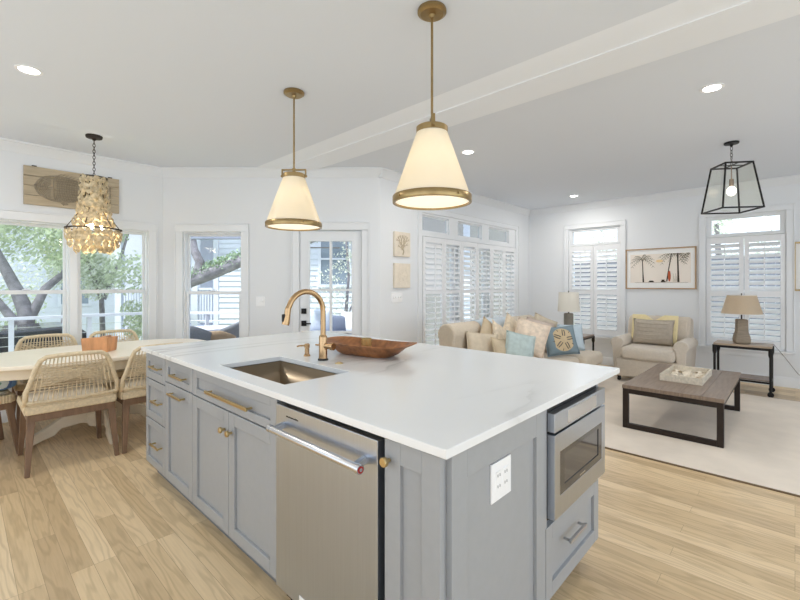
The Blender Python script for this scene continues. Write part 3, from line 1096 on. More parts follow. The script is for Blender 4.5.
# ------------------------------------------------------------------ pendants over the island
def pendant(loc, rz, label):
    t = thing('pendant_light', label, 'pendant lamp', loc, rz, group='milk glass pendants over the island')
    B().lathe([(.0001, 0), (.074, 0), (.076, -.004), (.076, -.016), (.066, -.020), (.060, -.027), (.018, -.029), (.014, -.045), (.0001, -.045)], n=36).build('canopy', ABRASS, t)
    B().cyl((0, 0, -.03), (0, 0, -0.583), .0065, n=12).build('rod', ABRASS, t)
    b = B()
    b.box(-.088, .088, -.010, .010, -0.590, -0.580)
    for s_ in (-1, 1):
        b.box(s_ * .088 - .004, s_ * .088 + .004, -.010, .010, -0.640, -0.580)
        b.cyl((s_ * .080, 0, -0.632), (s_ * .098, 0, -0.632), .008, n=12)
    b.cyl((0, 0, -0.598), (0, 0, -0.573), .012, n=16)
    b.build('yoke', ABRASS, t, bev=.001)
    B().lathe([(.068, -0.650), (.083, -0.650), (.083, -0.620), (.078, -0.616), (.0001, -0.616)], n=40).build('top_ring', ABRASS, t)
    B().lathe([(.076, -0.632), (.200, -0.983), (.196, -0.983), (.073, -0.632)], n=48).build('shade', SHADEG, t)
    br = B().lathe([(.196, -1.018), (.206, -1.018), (.208, -1.014), (.208, -0.984), (.205, -0.980), (.194, -0.980), (.194, -1.018), (.196, -1.018)], n=56).build('bottom_ring', ABRASS, t)
    b = B()
    for k in range(4):
        a = k * PI / 2 + .6
        b.cyl((.205 * math.cos(a), .205 * math.sin(a), -0.999), (.214 * math.cos(a), .214 * math.sin(a), -0.999), .006, n=10)
    b.build('set_screw', ABRASS, br)
    B().lathe([(.195, -1.004), (.0001, -1.004), (.0001, -1.008), (.195, -1.008)], n=48).build('diffuser', DIFF, t)
    B().ell((0, 0, -0.768), .022, .022, .045).build('bulb', emit('pendant_bulb', (1, .9, .76, 1), 4.0), t)
    lamp('bulb_light', t, (0, 0, -0.828), 0.30, .03, (1, .945, .85))
    return t
pendant((1.715, 1.389, CH), R(43), 'nearer and larger-looking brass and milk glass cone pendant over the island')
pendant((1.733, 2.732, CH), R(-47), 'farther brass and milk glass cone pendant over the sink end of the island')

# ------------------------------------------------------------------ recessed lights
first = None
for x, y, l in ((.33, 3.75, 'round recessed ceiling light near the shell chandelier'), (3.816, 2.588, 'round recessed ceiling light seen beside the nearer pendant'),
                (6.887, 2.613, 'round recessed ceiling light above the left living room window'), (3.808, .443, 'round recessed ceiling light between beam and glass lantern')):
    if first is None:
        t = first = thing('recessed_light', l, 'ceiling light', (x, y, CH), group='recessed ceiling lights')
        B().lathe([(.074, 0), (.074, -.003), (.058, -.005), (.052, .0), (.052, -.001), (.074, 0)], n=32).build('trim_ring', PLAST, t)
        B().lathe([(.053, -.003), (.0001, -.003)], n=32).build('lens', CANL, t)
        lamp('can_light', t, (0, 0, -.012), CAN_W, .06, (1, .96, .90), 'AREA')
    else:
        dup(first, l, (x, y, CH))

# ------------------------------------------------------------------ shell chandelier over the dining table
t = thing('chandelier', 'tiered oyster shell chandelier hanging over the dining table', 'chandelier', (.91, 4.949, CH))
B().lathe([(.0001, 0), (.068, 0), (.070, -.006), (.066, -.022), (.02, -.028), (.012, -.045), (.0001, -.046)], n=28).build('canopy', IRON, t)
b = B()
z = -.045
k = 0
while z > -.40:
    pts = []
    for i in range(12):
        a = 2 * PI * i / 12
        u_, w_ = .010 * math.cos(a), .019 * math.sin(a)
        pts.append((u_, 0, z - .019 + w_) if k % 2 else (0, u_, z - .019 + w_))
    b.tube(pts, .0028, 6, closed=True)
    z -= .029
    k += 1
b.build('chain', IRON, t)
b = B()
b.lathe([(.098, -.402), (.110, -.402), (.110, -.412), (.098, -.412), (.098, -.402)], n=36)
b.box(-.105, .105, -.008, .008, -.411, -.403)
b.build('top_ring', IRON, t)
b = B()
b.lathe([(.216, -.902), (.230, -.902), (.230, -.914), (.216, -.914), (.216, -.902)], n=44)
b.build('lower_ring', IRON, t)
b = B()
for k in range(6):
    a = k * PI / 3
    b.tube([(.10 * math.cos(a), .10 * math.sin(a), -.405), (.115 * math.cos(a), .115 * math.sin(a), -.75), (.217 * math.cos(a), .217 * math.sin(a), -.905)], .004, 6)
b.build('inner_frame', IRON, t)
rr = random.Random(11)
rows = [(-.440, .103, 12), (-.500, .105, 12), (-.560, .110, 12), (-.620, .116, 13), (-.680, .124, 14), (-.740, .132, 15), (-.800, .146, 16), (-.860, .162, 17),
        (-.945, .218, 23), (-1.00, .214, 23), (-1.055, .196, 20), (-1.105, .150, 15)]
shells = []
for z, r, n in rows:
    for k in range(n):
        a = 2 * PI * (k + .5 * (rows.index((z, r, n)) % 2)) / n + rr.uniform(-.05, .05)
        shells.append((math.cos(a) * r, math.sin(a) * r, z + rr.uniform(-.01, .01), a, rr.uniform(.027, .039), rr.uniform(-.7, .7), rr.uniform(-.45, .45)))
cdir = Vector((-.18, -.98))
shells.sort(key=lambda s_: s_[0] * cdir.x + s_[1] * cdir.y, reverse=True)
def shell_geo(b, x, y, z, a, sz, tw, tl):
    m = Matrix.Translation((x, y, z)) @ Matrix.Rotation(a, 4, 'Z') @ Matrix.Rotation(tl, 4, 'Y') @ Matrix.Rotation(tw, 4, 'X')
    n = 10
    ring, ring2 = [], []
    ph = rr.uniform(0, 6)
    c0 = b.bm.verts.new(m @ Vector((.016, 0, 0)))
    c1 = b.bm.verts.new(m @ Vector((.008, 0, 0)))
    for k in range(n):
        q = 2 * PI * k / n
        rad = sz * (1 + .16 * math.sin(2 * q + ph) + .10 * math.sin(5 * q + ph))
        ring.append(b.bm.verts.new(m @ Vector((rr.uniform(-.004, .004), rad * math.cos(q) * .85, rad * math.sin(q) * 1.15))))
    for k in range(n):
        b.bm.faces.new((ring[k], ring[(k + 1) % n], c0))
        b.bm.faces.new((ring[(k + 1) % n], ring[k], c1))
for s_ in shells[:95]:
    b = B()
    shell_geo(b, *s_)
    b.build('shell', SHELLM, t, sharp=20)
b = B()
for s_ in shells[95:]:
    shell_geo(b, *s_)
tag(b.build('rear_shells', SHELLM, t, sharp=20), kind='stuff')
for k in range(3):
    a = k * 2 * PI / 3
    b = B().ell((.06 * math.cos(a), .06 * math.sin(a), -.88), .018, .018, .03)
    b.build('bulb', BULB, t)
lamp('bulb_light', t, (0, 0, -.93), 3.4, .05, (1, .86, .64))

# ------------------------------------------------------------------ glass lantern in the living room
lc = (5.397, .469, CH)
t = thing('lantern_pendant', 'black framed tapered glass lantern hanging over the coffee table', 'lantern', lc, R(35))
B().lathe([(.0001, 0), (.062, 0), (.064, -.006), (.060, -.018), (.015, -.024), (.010, -.045), (.0001, -.046)], n=28).build('canopy', BLACK, t)
b = B()
z = -.045
k = 0
while z > -.15:
    pts = []
    for i in range(12):
        a = 2 * PI * i / 12
        u_, w_ = .011 * math.cos(a), .020 * math.sin(a)
        pts.append((u_, 0, z - .020 + w_) if k % 2 else (0, u_, z - .020 + w_))
    b.tube(pts, .0026, 6, closed=True)
    z -= .032
    k += 1
b.build('chain', BLACK, t)
zt, zb = -.235, -.690
at, ab = .122, .182
b = B()
ct_ = [(-at, -at), (at, -at), (at, at), (-at, at)]
cb_ = [(-ab, -ab), (ab, -ab), (ab, ab), (-ab, ab)]
for i in range(4):
    j = (i + 1) % 4
    b.bar((*ct_[i], zt), (*ct_[j], zt), .014, .014)
    b.bar((*cb_[i], zb), (*cb_[j], zb), .014, .014)
    b.bar((*ct_[i], zt + .006), (*cb_[i], zb - .006), .014, .014)
b.bar((-at, 0, zt), (at, 0, zt), .008, .008)
b.bar((0, -at, zt), (0, at, zt), .008, .008)
b.tube([(.016 * math.cos(2 * PI * i / 12), 0, zt + .025 + .022 * math.sin(2 * PI * i / 12)) for i in range(12)], .003, 6, closed=True)
b.build('frame', BLACK, t)
for i in range(4):
    j = (i + 1) % 4
    s1 = .96
    b = B()
    p = [Vector((*ct_[i], zt - .006)), Vector((*ct_[j], zt - .006)), Vector((*cb_[j], zb + .006)), Vector((*cb_[i], zb + .006))]
    cc = sum(p, Vector()) / 4
    nrm = (p[1] - p[0]).cross(p[3] - p[0]).normalized() * .0015
    q = [cc + (x - cc) * s1 for x in p]
    b.prism([0, 1, 2, 3], lambda k_, s_: q[k_] + nrm * s_, -1, 1)
    b.build('glass_pane', LGLASS, t)
b = B().cyl((0, 0, zt), (0, 0, -.385), .005, n=10)
b.cyl((0, 0, -.375), (0, 0, -.44), .020, n=16)
b.build('socket', mat('bronze_socket', S(150, 132, 118), .4, .8, noise=.05), t)
B().ell((0, 0, -.495), .040, .040, .048, n=20, m=12).build('bulb', emit('lantern_bulb', (1, .9, .78, 1), 3.0), t)
lamp('bulb_light', t, (0, 0, -.495), 30.0, .012, (1, .90, .78)).data.use_shadow = True

# ------------------------------------------------------------------ dining table and chairs
TC = (.93, 4.73)
t = thing('dining_table', 'cream oval dining table with curved pedestal feet by the windows', 'table', (*TC, 0))
def oval(a, c, ex=2.6, n=64):
    o = []
    for k in range(n):
        q = 2 * PI * k / n
        cx, sx = math.cos(q), math.sin(q)
        o.append((a * math.copysign(abs(cx) ** (2 / ex), cx), c * math.copysign(abs(sx) ** (2 / ex), sx)))
    return o
flat = lambda p, s_: (p[0], p[1], s_)
B().prism(oval(.95, .57), flat, .728, .762).build('tabletop', CREAMT, t, bev=.008, seg=3)
B().prism(oval(.86, .48), flat, .640, .728).build('apron', CREAM, t, bev=.004)
B().lathe([(.0001, .08), (.10, .08), (.12, .12), (.12, .20), (.085, .24), (.075, .30), (.10, .38), (.105, .45), (.08, .54), (.12, .60), (.16, .64), (.0001, .64)], n=32).build('pedestal', CREAM, t)
for dx, dy, L in ((-1, 0, .56), (1, 0, .56), (0, -1, .46), (0, 1, .46)):
    b = B()
    prof = [(.07, .30), (.16, .27), (.30, .20), (L * .82, .10), (L, .065), (L + .01, 0), (L - .06, 0), (L - .12, .025), (L * .62, .055), (.30, .105), (.16, .12), (.07, .10)]
    wd = .032
    b.prism(prof, lambda p, s_: (dx * p[0] - dy * s_, dy * p[0] + dx * s_, p[1]), -wd, wd)
    b.build('foot', CREAM, t, bev=.01, seg=2)

def dining_chair(loc, rz, label):
    t = thing('dining_chair', label, 'chair', loc, rz, group='rope-back dining chairs')
    for sx in (-1, 1):
        B().bar((sx * .243, -.215, .425), (sx * .272, -.285, 0), .050, .045, .030, .030, up=(0, 1, 0)).build('leg', LEGW, t, bev=.004)
        B().bar((sx * .240, .225, .425), (sx * .264, .285, 0), .050, .045, .030, .030, up=(0, 1, 0)).build('leg', LEGW, t, bev=.004)
    b = B()
    b.box(-.265, .265, -.245, -.205, .375, .428)
    b.box(-.262, .262, .215, .25, .375, .428)
    b.box(-.265, -.23, -.206, .216, .375, .428)
    b.box(.23, .265, -.206, .216, .375, .428)
    b.build('apron', LEGW, t, bev=.003)
    b = B()
    b.prism([(-.275, -.255), (.275, -.255), (.268, .25), (.255, .268), (-.255, .268), (-.268, .25)], flat, .428, .488)
    sb = b.build('seat', ROPE, t, bev=.012, seg=2)
    n = 24
    for sx in (-1, 1):
        b = B()
        for i in range(n):
            y = -.215 + i * .445 / (n - 1)
            b.tube([(sx * .272, y, .430), (sx * .281, y, .458), (sx * .272, y, .490)], .010, 5)
        b.build('rope_wrap', ROPE, sb)
    B().ell((0, .02, .497), .245, .235, .028, n=32, m=8, e=.45).build('seat_cushion', SEATF, t)
    # back: rope-wound tube frame with wings, then crossing strands
    tube = []
    key = [(-.268, -.06, .470), (-.280, -.165, .485), (-.278, -.245, .52), (-.277, -.262, .60), (-.262, -.268, .635), (-.222, -.285, .775), (-.20, -.292, .822), (-.165, -.296, .846), (-.08, -.302, .852), (0, -.304, .853)]
    full = key + [(-x, y, z) for x, y, z in reversed(key[:-1])]
    B().tube(full, .0165, 10).build('back_frame', ROPE, t, sharp=80)
    B().tube([(-.272, -.252, .52), (-.14, -.262, .515), (0, -.265, .513), (.14, -.262, .515), (.272, -.252, .52)], .013, 8).build('lower_rail', ROPE, t, sharp=80)
    def edge(z, s_):                       # the frame's side at height z
        ks = [(.277, -.25, .52), (.277, -.262, .60), (.262, -.268, .635), (.222, -.285, .775), (.20, -.292, .822)]
        for p, q in zip(ks, ks[1:]):
            if z <= q[2]:
                f = (z - p[2]) / (q[2] - p[2])
                return Vector((s_ * (p[0] + (q[0] - p[0]) * f), p[1] + (q[1] - p[1]) * f, z))
        return Vector((s_ * .2, -.292, z))
    b = B()
    n = 18
    for i in range(n):                     # upright strands
        f = (i + .5) / n * 2 - 1
        b.tube([(f * .195, -.291, .845), (f * .225, -.288, .70), (f * .255, -.262, .517)], .0042, 5)
    n = 11
    for i in range(n):                     # level strands
        z = .60 + i * .19 / (n - 1)
        p, q = edge(z, -1), edge(z, 1)
        m_ = (p + q) / 2
        m_.y -= .022
        b.tube([p, (p + m_) / 2 - Vector((0, .014, 0)), m_, (q + m_) / 2 - Vector((0, .014, 0)), q], .0035, 5)
    for i in range(6):                     # two crossing fans
        za, zb_ = .735 + i * .011, .61 + i * .011
        for s_ in (-1, 1):
            p, q = edge(za, s_), edge(zb_, -s_)
            m_ = (p + q) / 2
            m_.y -= .034
            b.tube([p, m_, q], .0036, 5)
    b.build('rope_weave', ROPE, t, sharp=80)
    return t
ch0 = dining_chair((.61, 4.255, 0), 0, 'woven rope dining chair seen whole from behind, left of the island')
dup(ch0, 'woven rope dining chair half hidden behind the end of the island', (1.205, 4.255, 0))
dup(ch0, 'woven rope dining chair at the left table end holding the striped cushion', (.025, 4.82, 0), R(-82))
dup(ch0, 'woven rope dining chair across the table on the left under the window', (.63, 5.27, 0), R(180))
dup(ch0, 'woven rope dining chair across the table behind the wooden planter', (1.20, 5.27, 0), R(180))

# striped cushion on the end chair
def stripe_mat():
    m = bpy.data.materials.new('blue_green_stripes')
    m.use_nodes = True
    nt = m.node_tree
    tc = nt.nodes.new('ShaderNodeTexCoord')
    sp = nt.nodes.new('ShaderNodeSeparateXYZ')
    nt.links.new(tc.outputs['Object'], sp.inputs[0])
    mu = nt.nodes.new('ShaderNodeMath')
    mu.operation = 'MULTIPLY'
    mu.inputs[1].default_value = 9.0
    nt.links.new(sp.outputs[1], mu.inputs[0])
    fr = nt.nodes.new('ShaderNodeMath')
    fr.operation = 'FRACT'
    nt.links.new(mu.outputs[0], fr.inputs[0])
    r = nt.nodes.new('ShaderNodeValToRGB')
    r.color_ramp.interpolation = 'CONSTANT'
    e = r.color_ramp.elements
    e[0].position, e[0].color = 0, S(110, 150, 200)
    e[1].position, e[1].color = .35, S(196, 212, 222)
    for p, c in ((.5, S(120, 164, 140)), (.8, S(206, 218, 220)), (.9, S(84, 116, 170))):
        x = e.new(p)
        x.color = c
    nt.links.new(fr.outputs[0], r.inputs[0])
    p = nt.nodes['Principled BSDF']
    nt.links.new(r.outputs[0], p.inputs['Base Color'])
    p.inputs['Roughness'].default_value = .9
    return m
STRIPE = stripe_mat()
o = B().ell((0, 0, .075), .26, .25, .075, n=36, m=12, e=.5).build('striped_cushion', STRIPE)
o.location = (.07, 4.76, .522)
o.rotation_euler = (0, 0, R(8))
tag(o, 'blue and green striped cushion lying on the end dining chair', 'cushion')

# wooden planter on the table
t = thing('wooden_planter', 'orange-brown rough wooden box planter on the dining table', 'planter', (.90, 4.66, .762), R(-42))
b = B()
def rr_ring(a, c, z, j=0):
    pts = []
    for sx, sy in ((-1, -1), (1, -1), (1, 1), (-1, 1)):
        pts.append(b.bm.verts.new((sx * a, sy * c, z + j * (.012 * sx - .01 * sy))))
    return pts
rs = [rr_ring(.108, .075, 0), rr_ring(.117, .082, .13, .5), rr_ring(.098, .064, .128, .5), rr_ring(.092, .06, .03)]
for a, c in zip(rs, rs[1:]):
    for k in range(4):
        b.bm.faces.new((a[k], a[(k + 1) % 4], c[(k + 1) % 4], c[k]))
b.bm.faces.new(rs[0][::-1])
b.bm.faces.new(rs[-1])
b.build('box', ORANGEW, t, bev=.008, seg=2)
b = B().box(.045, .068, -.063, .063, .03, .142)
b.build('divider', ORANGEW, t, bev=.004)

# ------------------------------------------------------------------ wall pieces
# fish board on the dining wall
t = thing('fish_wall_art', 'weathered plank board with a rope fish above the dining windows', 'wall art', mw=FD @ Matrix.Translation((.875 - XK, 0, 2.40)))
b = B()
for i in range(4):
    z0 = -.20 + i * .1
    b.box(-.415, .415, -.028, -.006, z0 + .0018, z0 + .0982)
pb = b.build('plank_panel', BOARD, t, bev=.002)
b = B()
for x in (-.33, .33):
    b.box(x - .02, x + .02, -.012, -.006, .19, .212)
b.build('hanging_tab', IRON, t)
b = B()
rf = random.Random(5)
def fish_r(x):                     # half height of the fish at x (-.32 head .. .30 tail)
    s_ = (x + .33) / .66
    if s_ < .82:
        return .128 * math.sin(PI * min(1, (s_ / .82)) ** .72) ** .8 + .012
    return .02 + (s_ - .82) / .18 * .07
yy = -.033
out = []
for i in range(27):
    x = -.33 + .66 * i / 26
    out.append((x, yy, fish_r(x) * .98 - .005))
low = [(x, yy, -z - .01) for x, _, z in out]
b.tube(out + low[::-1], .0045, 6, closed=True)
b.tube([(x * .98, yy - .004, z * .93) for x, _, z in out] + [(x * .98, yy - .004, z * .93) for x, _, z in low[::-1]], .004, 6, closed=True)
for i in range(26):                # back-slanting rope rows as scales
    x = -.16 + .36 * i / 25
    h = fish_r(x)
    b.tube([(x, yy, h * .95), (x + .016, yy - .006, h * .3), (x + .016, yy - .006, -h * .3), (x, yy, -h * .98)], .0035, 5)
for i in range(9):
    z = -.10 + i * .025
    b.tube([(-.16, yy - .004, z), (.0, yy - .009, z * 1.02), (.17, yy - .004, z * .6)], .0032, 5)
for k in range(7):                 # head lines
    rr_ = .03 + k * .016
    b.tube([(-.20 - rr_ * math.cos(q) * .9, yy - .004, rr_ * math.sin(q) * .95) for q in [(-PI / 2 + PI * j / 8) for j in range(9)]], .0032, 5)
b.tube([(-.16 - .02 * math.cos(q), yy - .006, .125 * math.sin(q)) for q in [(-PI / 2 + PI * j / 8) for j in range(9)]], .006, 6)
for k in range(12):                # dorsal and belly fins
    x = -.14 + k * .03
    b.tube([(x, yy, fish_r(x) - .005), (x + .03, yy, fish_r(x) + .018)], .0035, 5)
for k in range(4):
    b.tube([(-.15 + k * .014, yy, -.11), (-.09 + k * .012, yy, -.175 + k * .004)], .005, 5)
for k in range(6):
    b.tube([(.21, yy, 0), (.33, yy, -.09 + k * .036)], .0045, 5)
b.cyl((-.245, yy + .002, .035), (-.245, yy - .010, .035), .014, n=12)
b.build('rope_fish', WIRE, t)

# two sand tiles
def tile(u, z, label, coral):
    t = thing('relief_tile', label, 'wall art', mw=FS @ Matrix.Translation((u, 0, z)), group=None)
    B().box(-.15, .15, -.035, -.002, -.16, .16).build('block', TILEM, t, bev=.004)
    b = B()
    y = -.037
    if coral:
        def branch(p, a, L, r, d):
            q = (p[0] + L * math.sin(a), y, p[2] + L * math.cos(a))
            mid_ = ((p[0] + q[0]) / 2 + .004 * d, y - .002, (p[2] + q[2]) / 2)
            b.tube([p, mid_, q], r, 6, rads=[r, r * .9, r * .75])
            if d > 0:
                branch(q, a - .42, L * .78, r * .78, d - 1)
                branch(q, a + .40, L * .80, r * .78, d - 1)
                if d > 1:
                    branch(mid_, a + (.75 if d % 2 else -.75), L * .7, r * .7, d - 2)
        branch((0, y, -.135), 0, .080, .010, 4)
    else:
        for k in range(5):
            a = k * 2 * PI / 5 + .3
            b.ell((.045 * math.sin(a), -.034, .045 * math.cos(a)), .014, .004, .034, rot=Matrix.Rotation(a, 3, 'Y'))
        b.tube([(.085 * math.cos(2 * PI * k / 28), -.035, .085 * math.sin(2 * PI * k / 28)) for k in range(28)], .003, 6, closed=True)
    b.build('relief', RELIEF if coral else TILEM, t)
tile(4.005 - 3.626, 1.905, 'sand-coloured square wall tile with a coral relief', True)
tile(4.005 - 3.626, 1.495, 'plain sand-coloured square wall tile with a faint round relief', False)

# beach print
MP = FR @ Matrix.Translation((YS - 1.562, 0, 1.632))
t = thing('beach_print', 'wide framed print of palm trees on a beach above the armchair', 'picture', mw=MP)
b = B()
rect_frame(b, -.485, .485, -.325, .325, -.030, -.002, .018)
b.build('frame', FRAMEW, t, bev=.002)
B().box(-.467, .467, -.012, -.002, -.307, .307).build('mount', MATTE, t)
pr = B().box(-.415, .415, -.0135, -.0115, -.225, .235).build('print_sheet', PAPER, t)
yp = -.0145
b = B()
def strip(pts, ws):
    for (p, q, w0, w1) in zip(pts, pts[1:], ws, ws[1:]):
        b.prism([(p[0] - w0, p[1]), (p[0] + w0, p[1]), (q[0] + w1, q[1]), (q[0] - w1, q[1])], lambda v_, s_: (v_[0], s_, v_[1]), yp + .0005, yp)
strip([(-.225, -.215), (-.232, -.05), (-.238, .12), (-.235, .16)], [.012, .007, .006, .006])
strip([(.10, -.205), (.125, -.02), (.165, .235)], [.009, .007, .006])
strip([(.255, -.215), (.250, .0), (.245, .235)], [.014, .010, .010])
b.box(-.15, -.075, yp, yp + .0005, -.215, -.200)
b.box(-.14, -.085, yp, yp + .0005, -.200, -.190)
b.box(.02, .085, yp, yp + .0005, -.215, -.196)
b.box(.03, .07, yp, yp + .0005, -.196, -.175)
b.box(-.35, .38, yp, yp + .0005, -.222, -.219)
b.build('palm_trunk', INK, pr)
def crown_of(cx, cz, angs, L):
    b = B()
    for a in angs:
        n = 7
        for k in range(1, n):
            f = k / n
            px = cx + L * f * math.sin(a)
            pz = cz + L * f * math.cos(a) - .10 * f * f
            for s_ in (-1, 1):
                dx, dz = s_ * .03 + .01 * math.sin(a), -.045 * (1 - .3 * f)
                b.prism([(px - .004, pz), (px + .004, pz), (px + dx, max(pz + dz, -.22))], lambda v_, q_: (v_[0], q_, min(v_[1], .232)), yp + .0005, yp)
    b.build('palm_frond', INKG, pr)
crown_of(-.236, .165, [-1.9, -1.45, -1.1, -.7, .2, .7, 1.1, 1.5, 1.9], .18)
crown_of(.165, .25, [-1.9, -1.5, -2.2, 2.0, 1.6], .18)
crown_of(.245, .26, [-2.1, -1.7, 1.6, 2.0, 2.4], .14)
crown_of(.40, .26, [-2.3, -2.0, -2.7], .14)
b = B()
b.ell((.135, yp, -.12), .020, .0008, .085)
b.build('surfboard', INKO, pr)
b = B()
b.ell((-.0, yp, .12), .05, .0006, .022)
b.build('sun_glow', mat('print_sun', S(244, 214, 160), .8, noise=.02), pr)
b = B()
for i in range(7):
    b.box(.185 + i * .011, .188 + i * .011, yp, yp + .0004, -.21, -.08 - (i % 3) * .04)
b.build('print_reeds', INKG, pr)
# second frame cut by the right edge
MP = FR @ Matrix.Translation((YS + .285, 0, 1.618))
t = thing('framed_picture', 'gold framed picture cut off by the right edge of the photo', 'picture', mw=MP)
b = B()
rect_frame(b, -.30, .30, -.325, .325, -.030, -.002, .022)
b.build('frame', mat('gold_frame', S(186, 164, 120), .45, .3, noise=.08), t, bev=.002)
B().box(-.278, .278, -.012, -.002, -.303, .303).build('mount', MATTE, t)
B().box(-.18, .18, -.0135, -.0115, -.20, .20).build('print_sheet', PAPER, t)

# ------------------------------------------------------------------ living room
b = B().box(3.745, 6.75, -2.2, 2.62, 0.0, .012)
t = thing('area_rug', 'large cream woven rug under the coffee table', 'rug')
b.build('pile', RUGM, t, bev=.003)
b = B()
b.box(3.733, 3.745, -2.212, 2.632, 0, .011)
b.box(6.75, 6.762, -2.212, 2.632, 0, .011)
b.box(3.745, 6.75, 2.62, 2.632, 0, .011)
b.box(3.745, 6.75, -2.212, -2.2, 0, .011)
b.build('binding', RUGE, t)
RZ = .012

t = thing('coffee_table', 'square weathered wood coffee table on two dark iron loops', 'coffee table', (0, 0, RZ))
b = B()
for i in range(5):
    y0 = .425 + i * .156
    b.box(4.37, 5.86, y0 + .0006, y0 + .1554, .375, .408)
b.build('tabletop', WEATH, t, bev=.002)
for x in (4.395, 5.79):
    b = B()
    b.box(x - .022, x + .022, .430, .478, 0, .375)
    b.box(x - .022, x + .022, 1.152, 1.200, 0, .375)
    b.box(x - .022, x + .022, .478, 1.152, 0, .045)
    b.box(x - .022, x + .022, .478, 1.152, .330, .375)
    b.build('leg', IRON, t, bev=.003)
for y_ in (.436, 1.16):
    B().box(4.417, 5.768, y_, y_ + .034, .330, .374).build('side_rail', IRON, t, bev=.003)
TZ = RZ + .408
t = thing('wooden_tray', 'whitewashed wooden tray of shells on the coffee table', 'tray', (5.14, .81, TZ))
B().box(-.30, .30, -.16, .16, 0, .012).build('base', WWASH, t)
b = B()
b.box(-.315, .315, -.175, -.160, 0, .068)
b.box(-.315, .315, .160, .175, 0, .068)
b.box(-.315, -.300, -.160, .160, 0, .068)
b.box(.300, .315, -.160, .160, 0, .068)
b.build('rim', WWASH, t, bev=.002)
rs_ = random.Random(21)
fs = None
spots = [(-.22, -.10), (-.13, -.09), (-.04, -.105), (.06, -.09), (.16, -.10), (.24, -.08), (-.23, .0), (-.12, .02), (0, 0), (.11, .015), (.21, .02), (-.18, .10), (-.06, .10), (.06, .105), (.18, .11)]
for i, (x, y) in enumerate(spots):
    if fs is None:
        b = B()
        n = 14
        c0 = b.bm.verts.new((0, -.03, .012))
        ring, low = [], []
        for k in range(n):
            a = -1.25 + 2.5 * k / (n - 1)
            r_ = .048 * (1 + .06 * (k % 2))
            ring.append(b.bm.verts.new((r_ * math.sin(a), -.03 + r_ * 1.25 * math.cos(a), .006 + .006 * (k % 2))))
        top = [b.bm.verts.new((v_.co.x * .55, -.03 + (v_.co.y + .03) * .55, .026)) for v_ in ring]
        for k in range(n - 1):
            b.bm.faces.new((ring[k], ring[k + 1], top[k + 1], top[k]))
            b.bm.faces.new((top[k], top[k + 1], c0))
        bs = [b.bm.verts.new((v_.co.x, v_.co.y, 0)) for v_ in ring]
        c1 = b.bm.verts.new((0, -.03, 0))
        for k in range(n - 1):
            b.bm.faces.new((ring[k + 1], ring[k], bs[k], bs[k + 1]))
            b.bm.faces.new((bs[k], c1, bs[k + 1]))
        o = b.build('seashell', SHELLT, sharp=60)
        fs = o
        tag(o, 'pale seashell lying in the whitewashed tray', 'seashell', 'pale shells in the tray')
    else:
        o = fs.copy()
        COL.objects.link(o)
    o.location = (5.14 + x, .81 + y, TZ + .013)
    o.rotation_euler = (0, 0, rs_.uniform(0, 6))

# soft things
def rbox(b, x0, x1, y0, y1, z0, z1, r=.05, seg=4, puff=0.0):
    c = B().box(x0, x1, y0, y1, z0, z1)
    bmesh.ops.bevel(c.bm, geom=list(c.bm.edges), offset=r, segments=seg, profile=.5, affect='EDGES')
    me = bpy.data.meshes.new('tmp')
    c.bm.to_mesh(me)
    c.bm.free()
    b.bm.from_mesh(me)
    bpy.data.meshes.remove(me)
    return b

def pillow_geo(b, a, c, T_, n=14, p=2.4, pinch=.06):
    for s_ in (-1, 1):
        g = []
        for i in range(n + 1):
            row = []
            for j in range(n + 1):
                u_, v_ = i / n * 2 - 1, j / n * 2 - 1
                k = 1 - pinch * (1 - abs(u_) ** 2) * abs(v_) ** 3
                k2 = 1 - pinch * (1 - abs(v_) ** 2) * abs(u_) ** 3
                h = T_ * ((1 - abs(u_) ** p) * (1 - abs(v_) ** p)) ** .55
                row.append(b.bm.verts.new((u_ * a * k2, s_ * h, v_ * c * k)))
            g.append(row)
        for i in range(n):
            for j in range(n):
                b.bm.faces.new((g[i][j], g[i + 1][j], g[i + 1][j + 1], g[i][j + 1]))
    bmesh.ops.remove_doubles(b.bm, verts=b.bm.verts, dist=1e-5)
    return b

def pillow(x, y, z, a, c, T_, rz, lean, m, label, roll=0, parts=None):
    """z is the height of the bottom edge; it faces local -Y, leaning back by lean degrees"""
    b = pillow_geo(B(), a, c, T_)
    t = thing('throw_pillow', label, 'pillow', (x, y, z), 0, group='throw pillows on the sofa')
    o = b.build('cover', m, t, sharp=120)
    ro = Matrix.Rotation(R(-lean), 4, 'X') @ Matrix.Rotation(R(roll), 4, 'Y')
    pts = [ro @ v_.co for v_ in o.data.vertices]
    o.matrix_local = Matrix.Translation((0, 0, -min(p.z for p in pts))) @ ro
    t.rotation_euler = (0, 0, R(rz))
    bb = B()
    loop = []
    for k in range(56):
        q = k / 56 * 8
        side, f = int(q // 2), (q % 2) - 1
        pf = [(f, -1), (1, f), (-f, 1), (-1, -f)][side]
        kk = 1 - .06 * (1 - pf[0] ** 2) * abs(pf[1]) ** 3
        k2 = 1 - .06 * (1 - pf[1] ** 2) * abs(pf[0]) ** 3
        loop.append((pf[0] * a * k2, 0, pf[1] * c * kk))
    bb.tube(loop, .005, 6, closed=True).build('piping', m, o)
    if parts:
        parts(o)
    return t

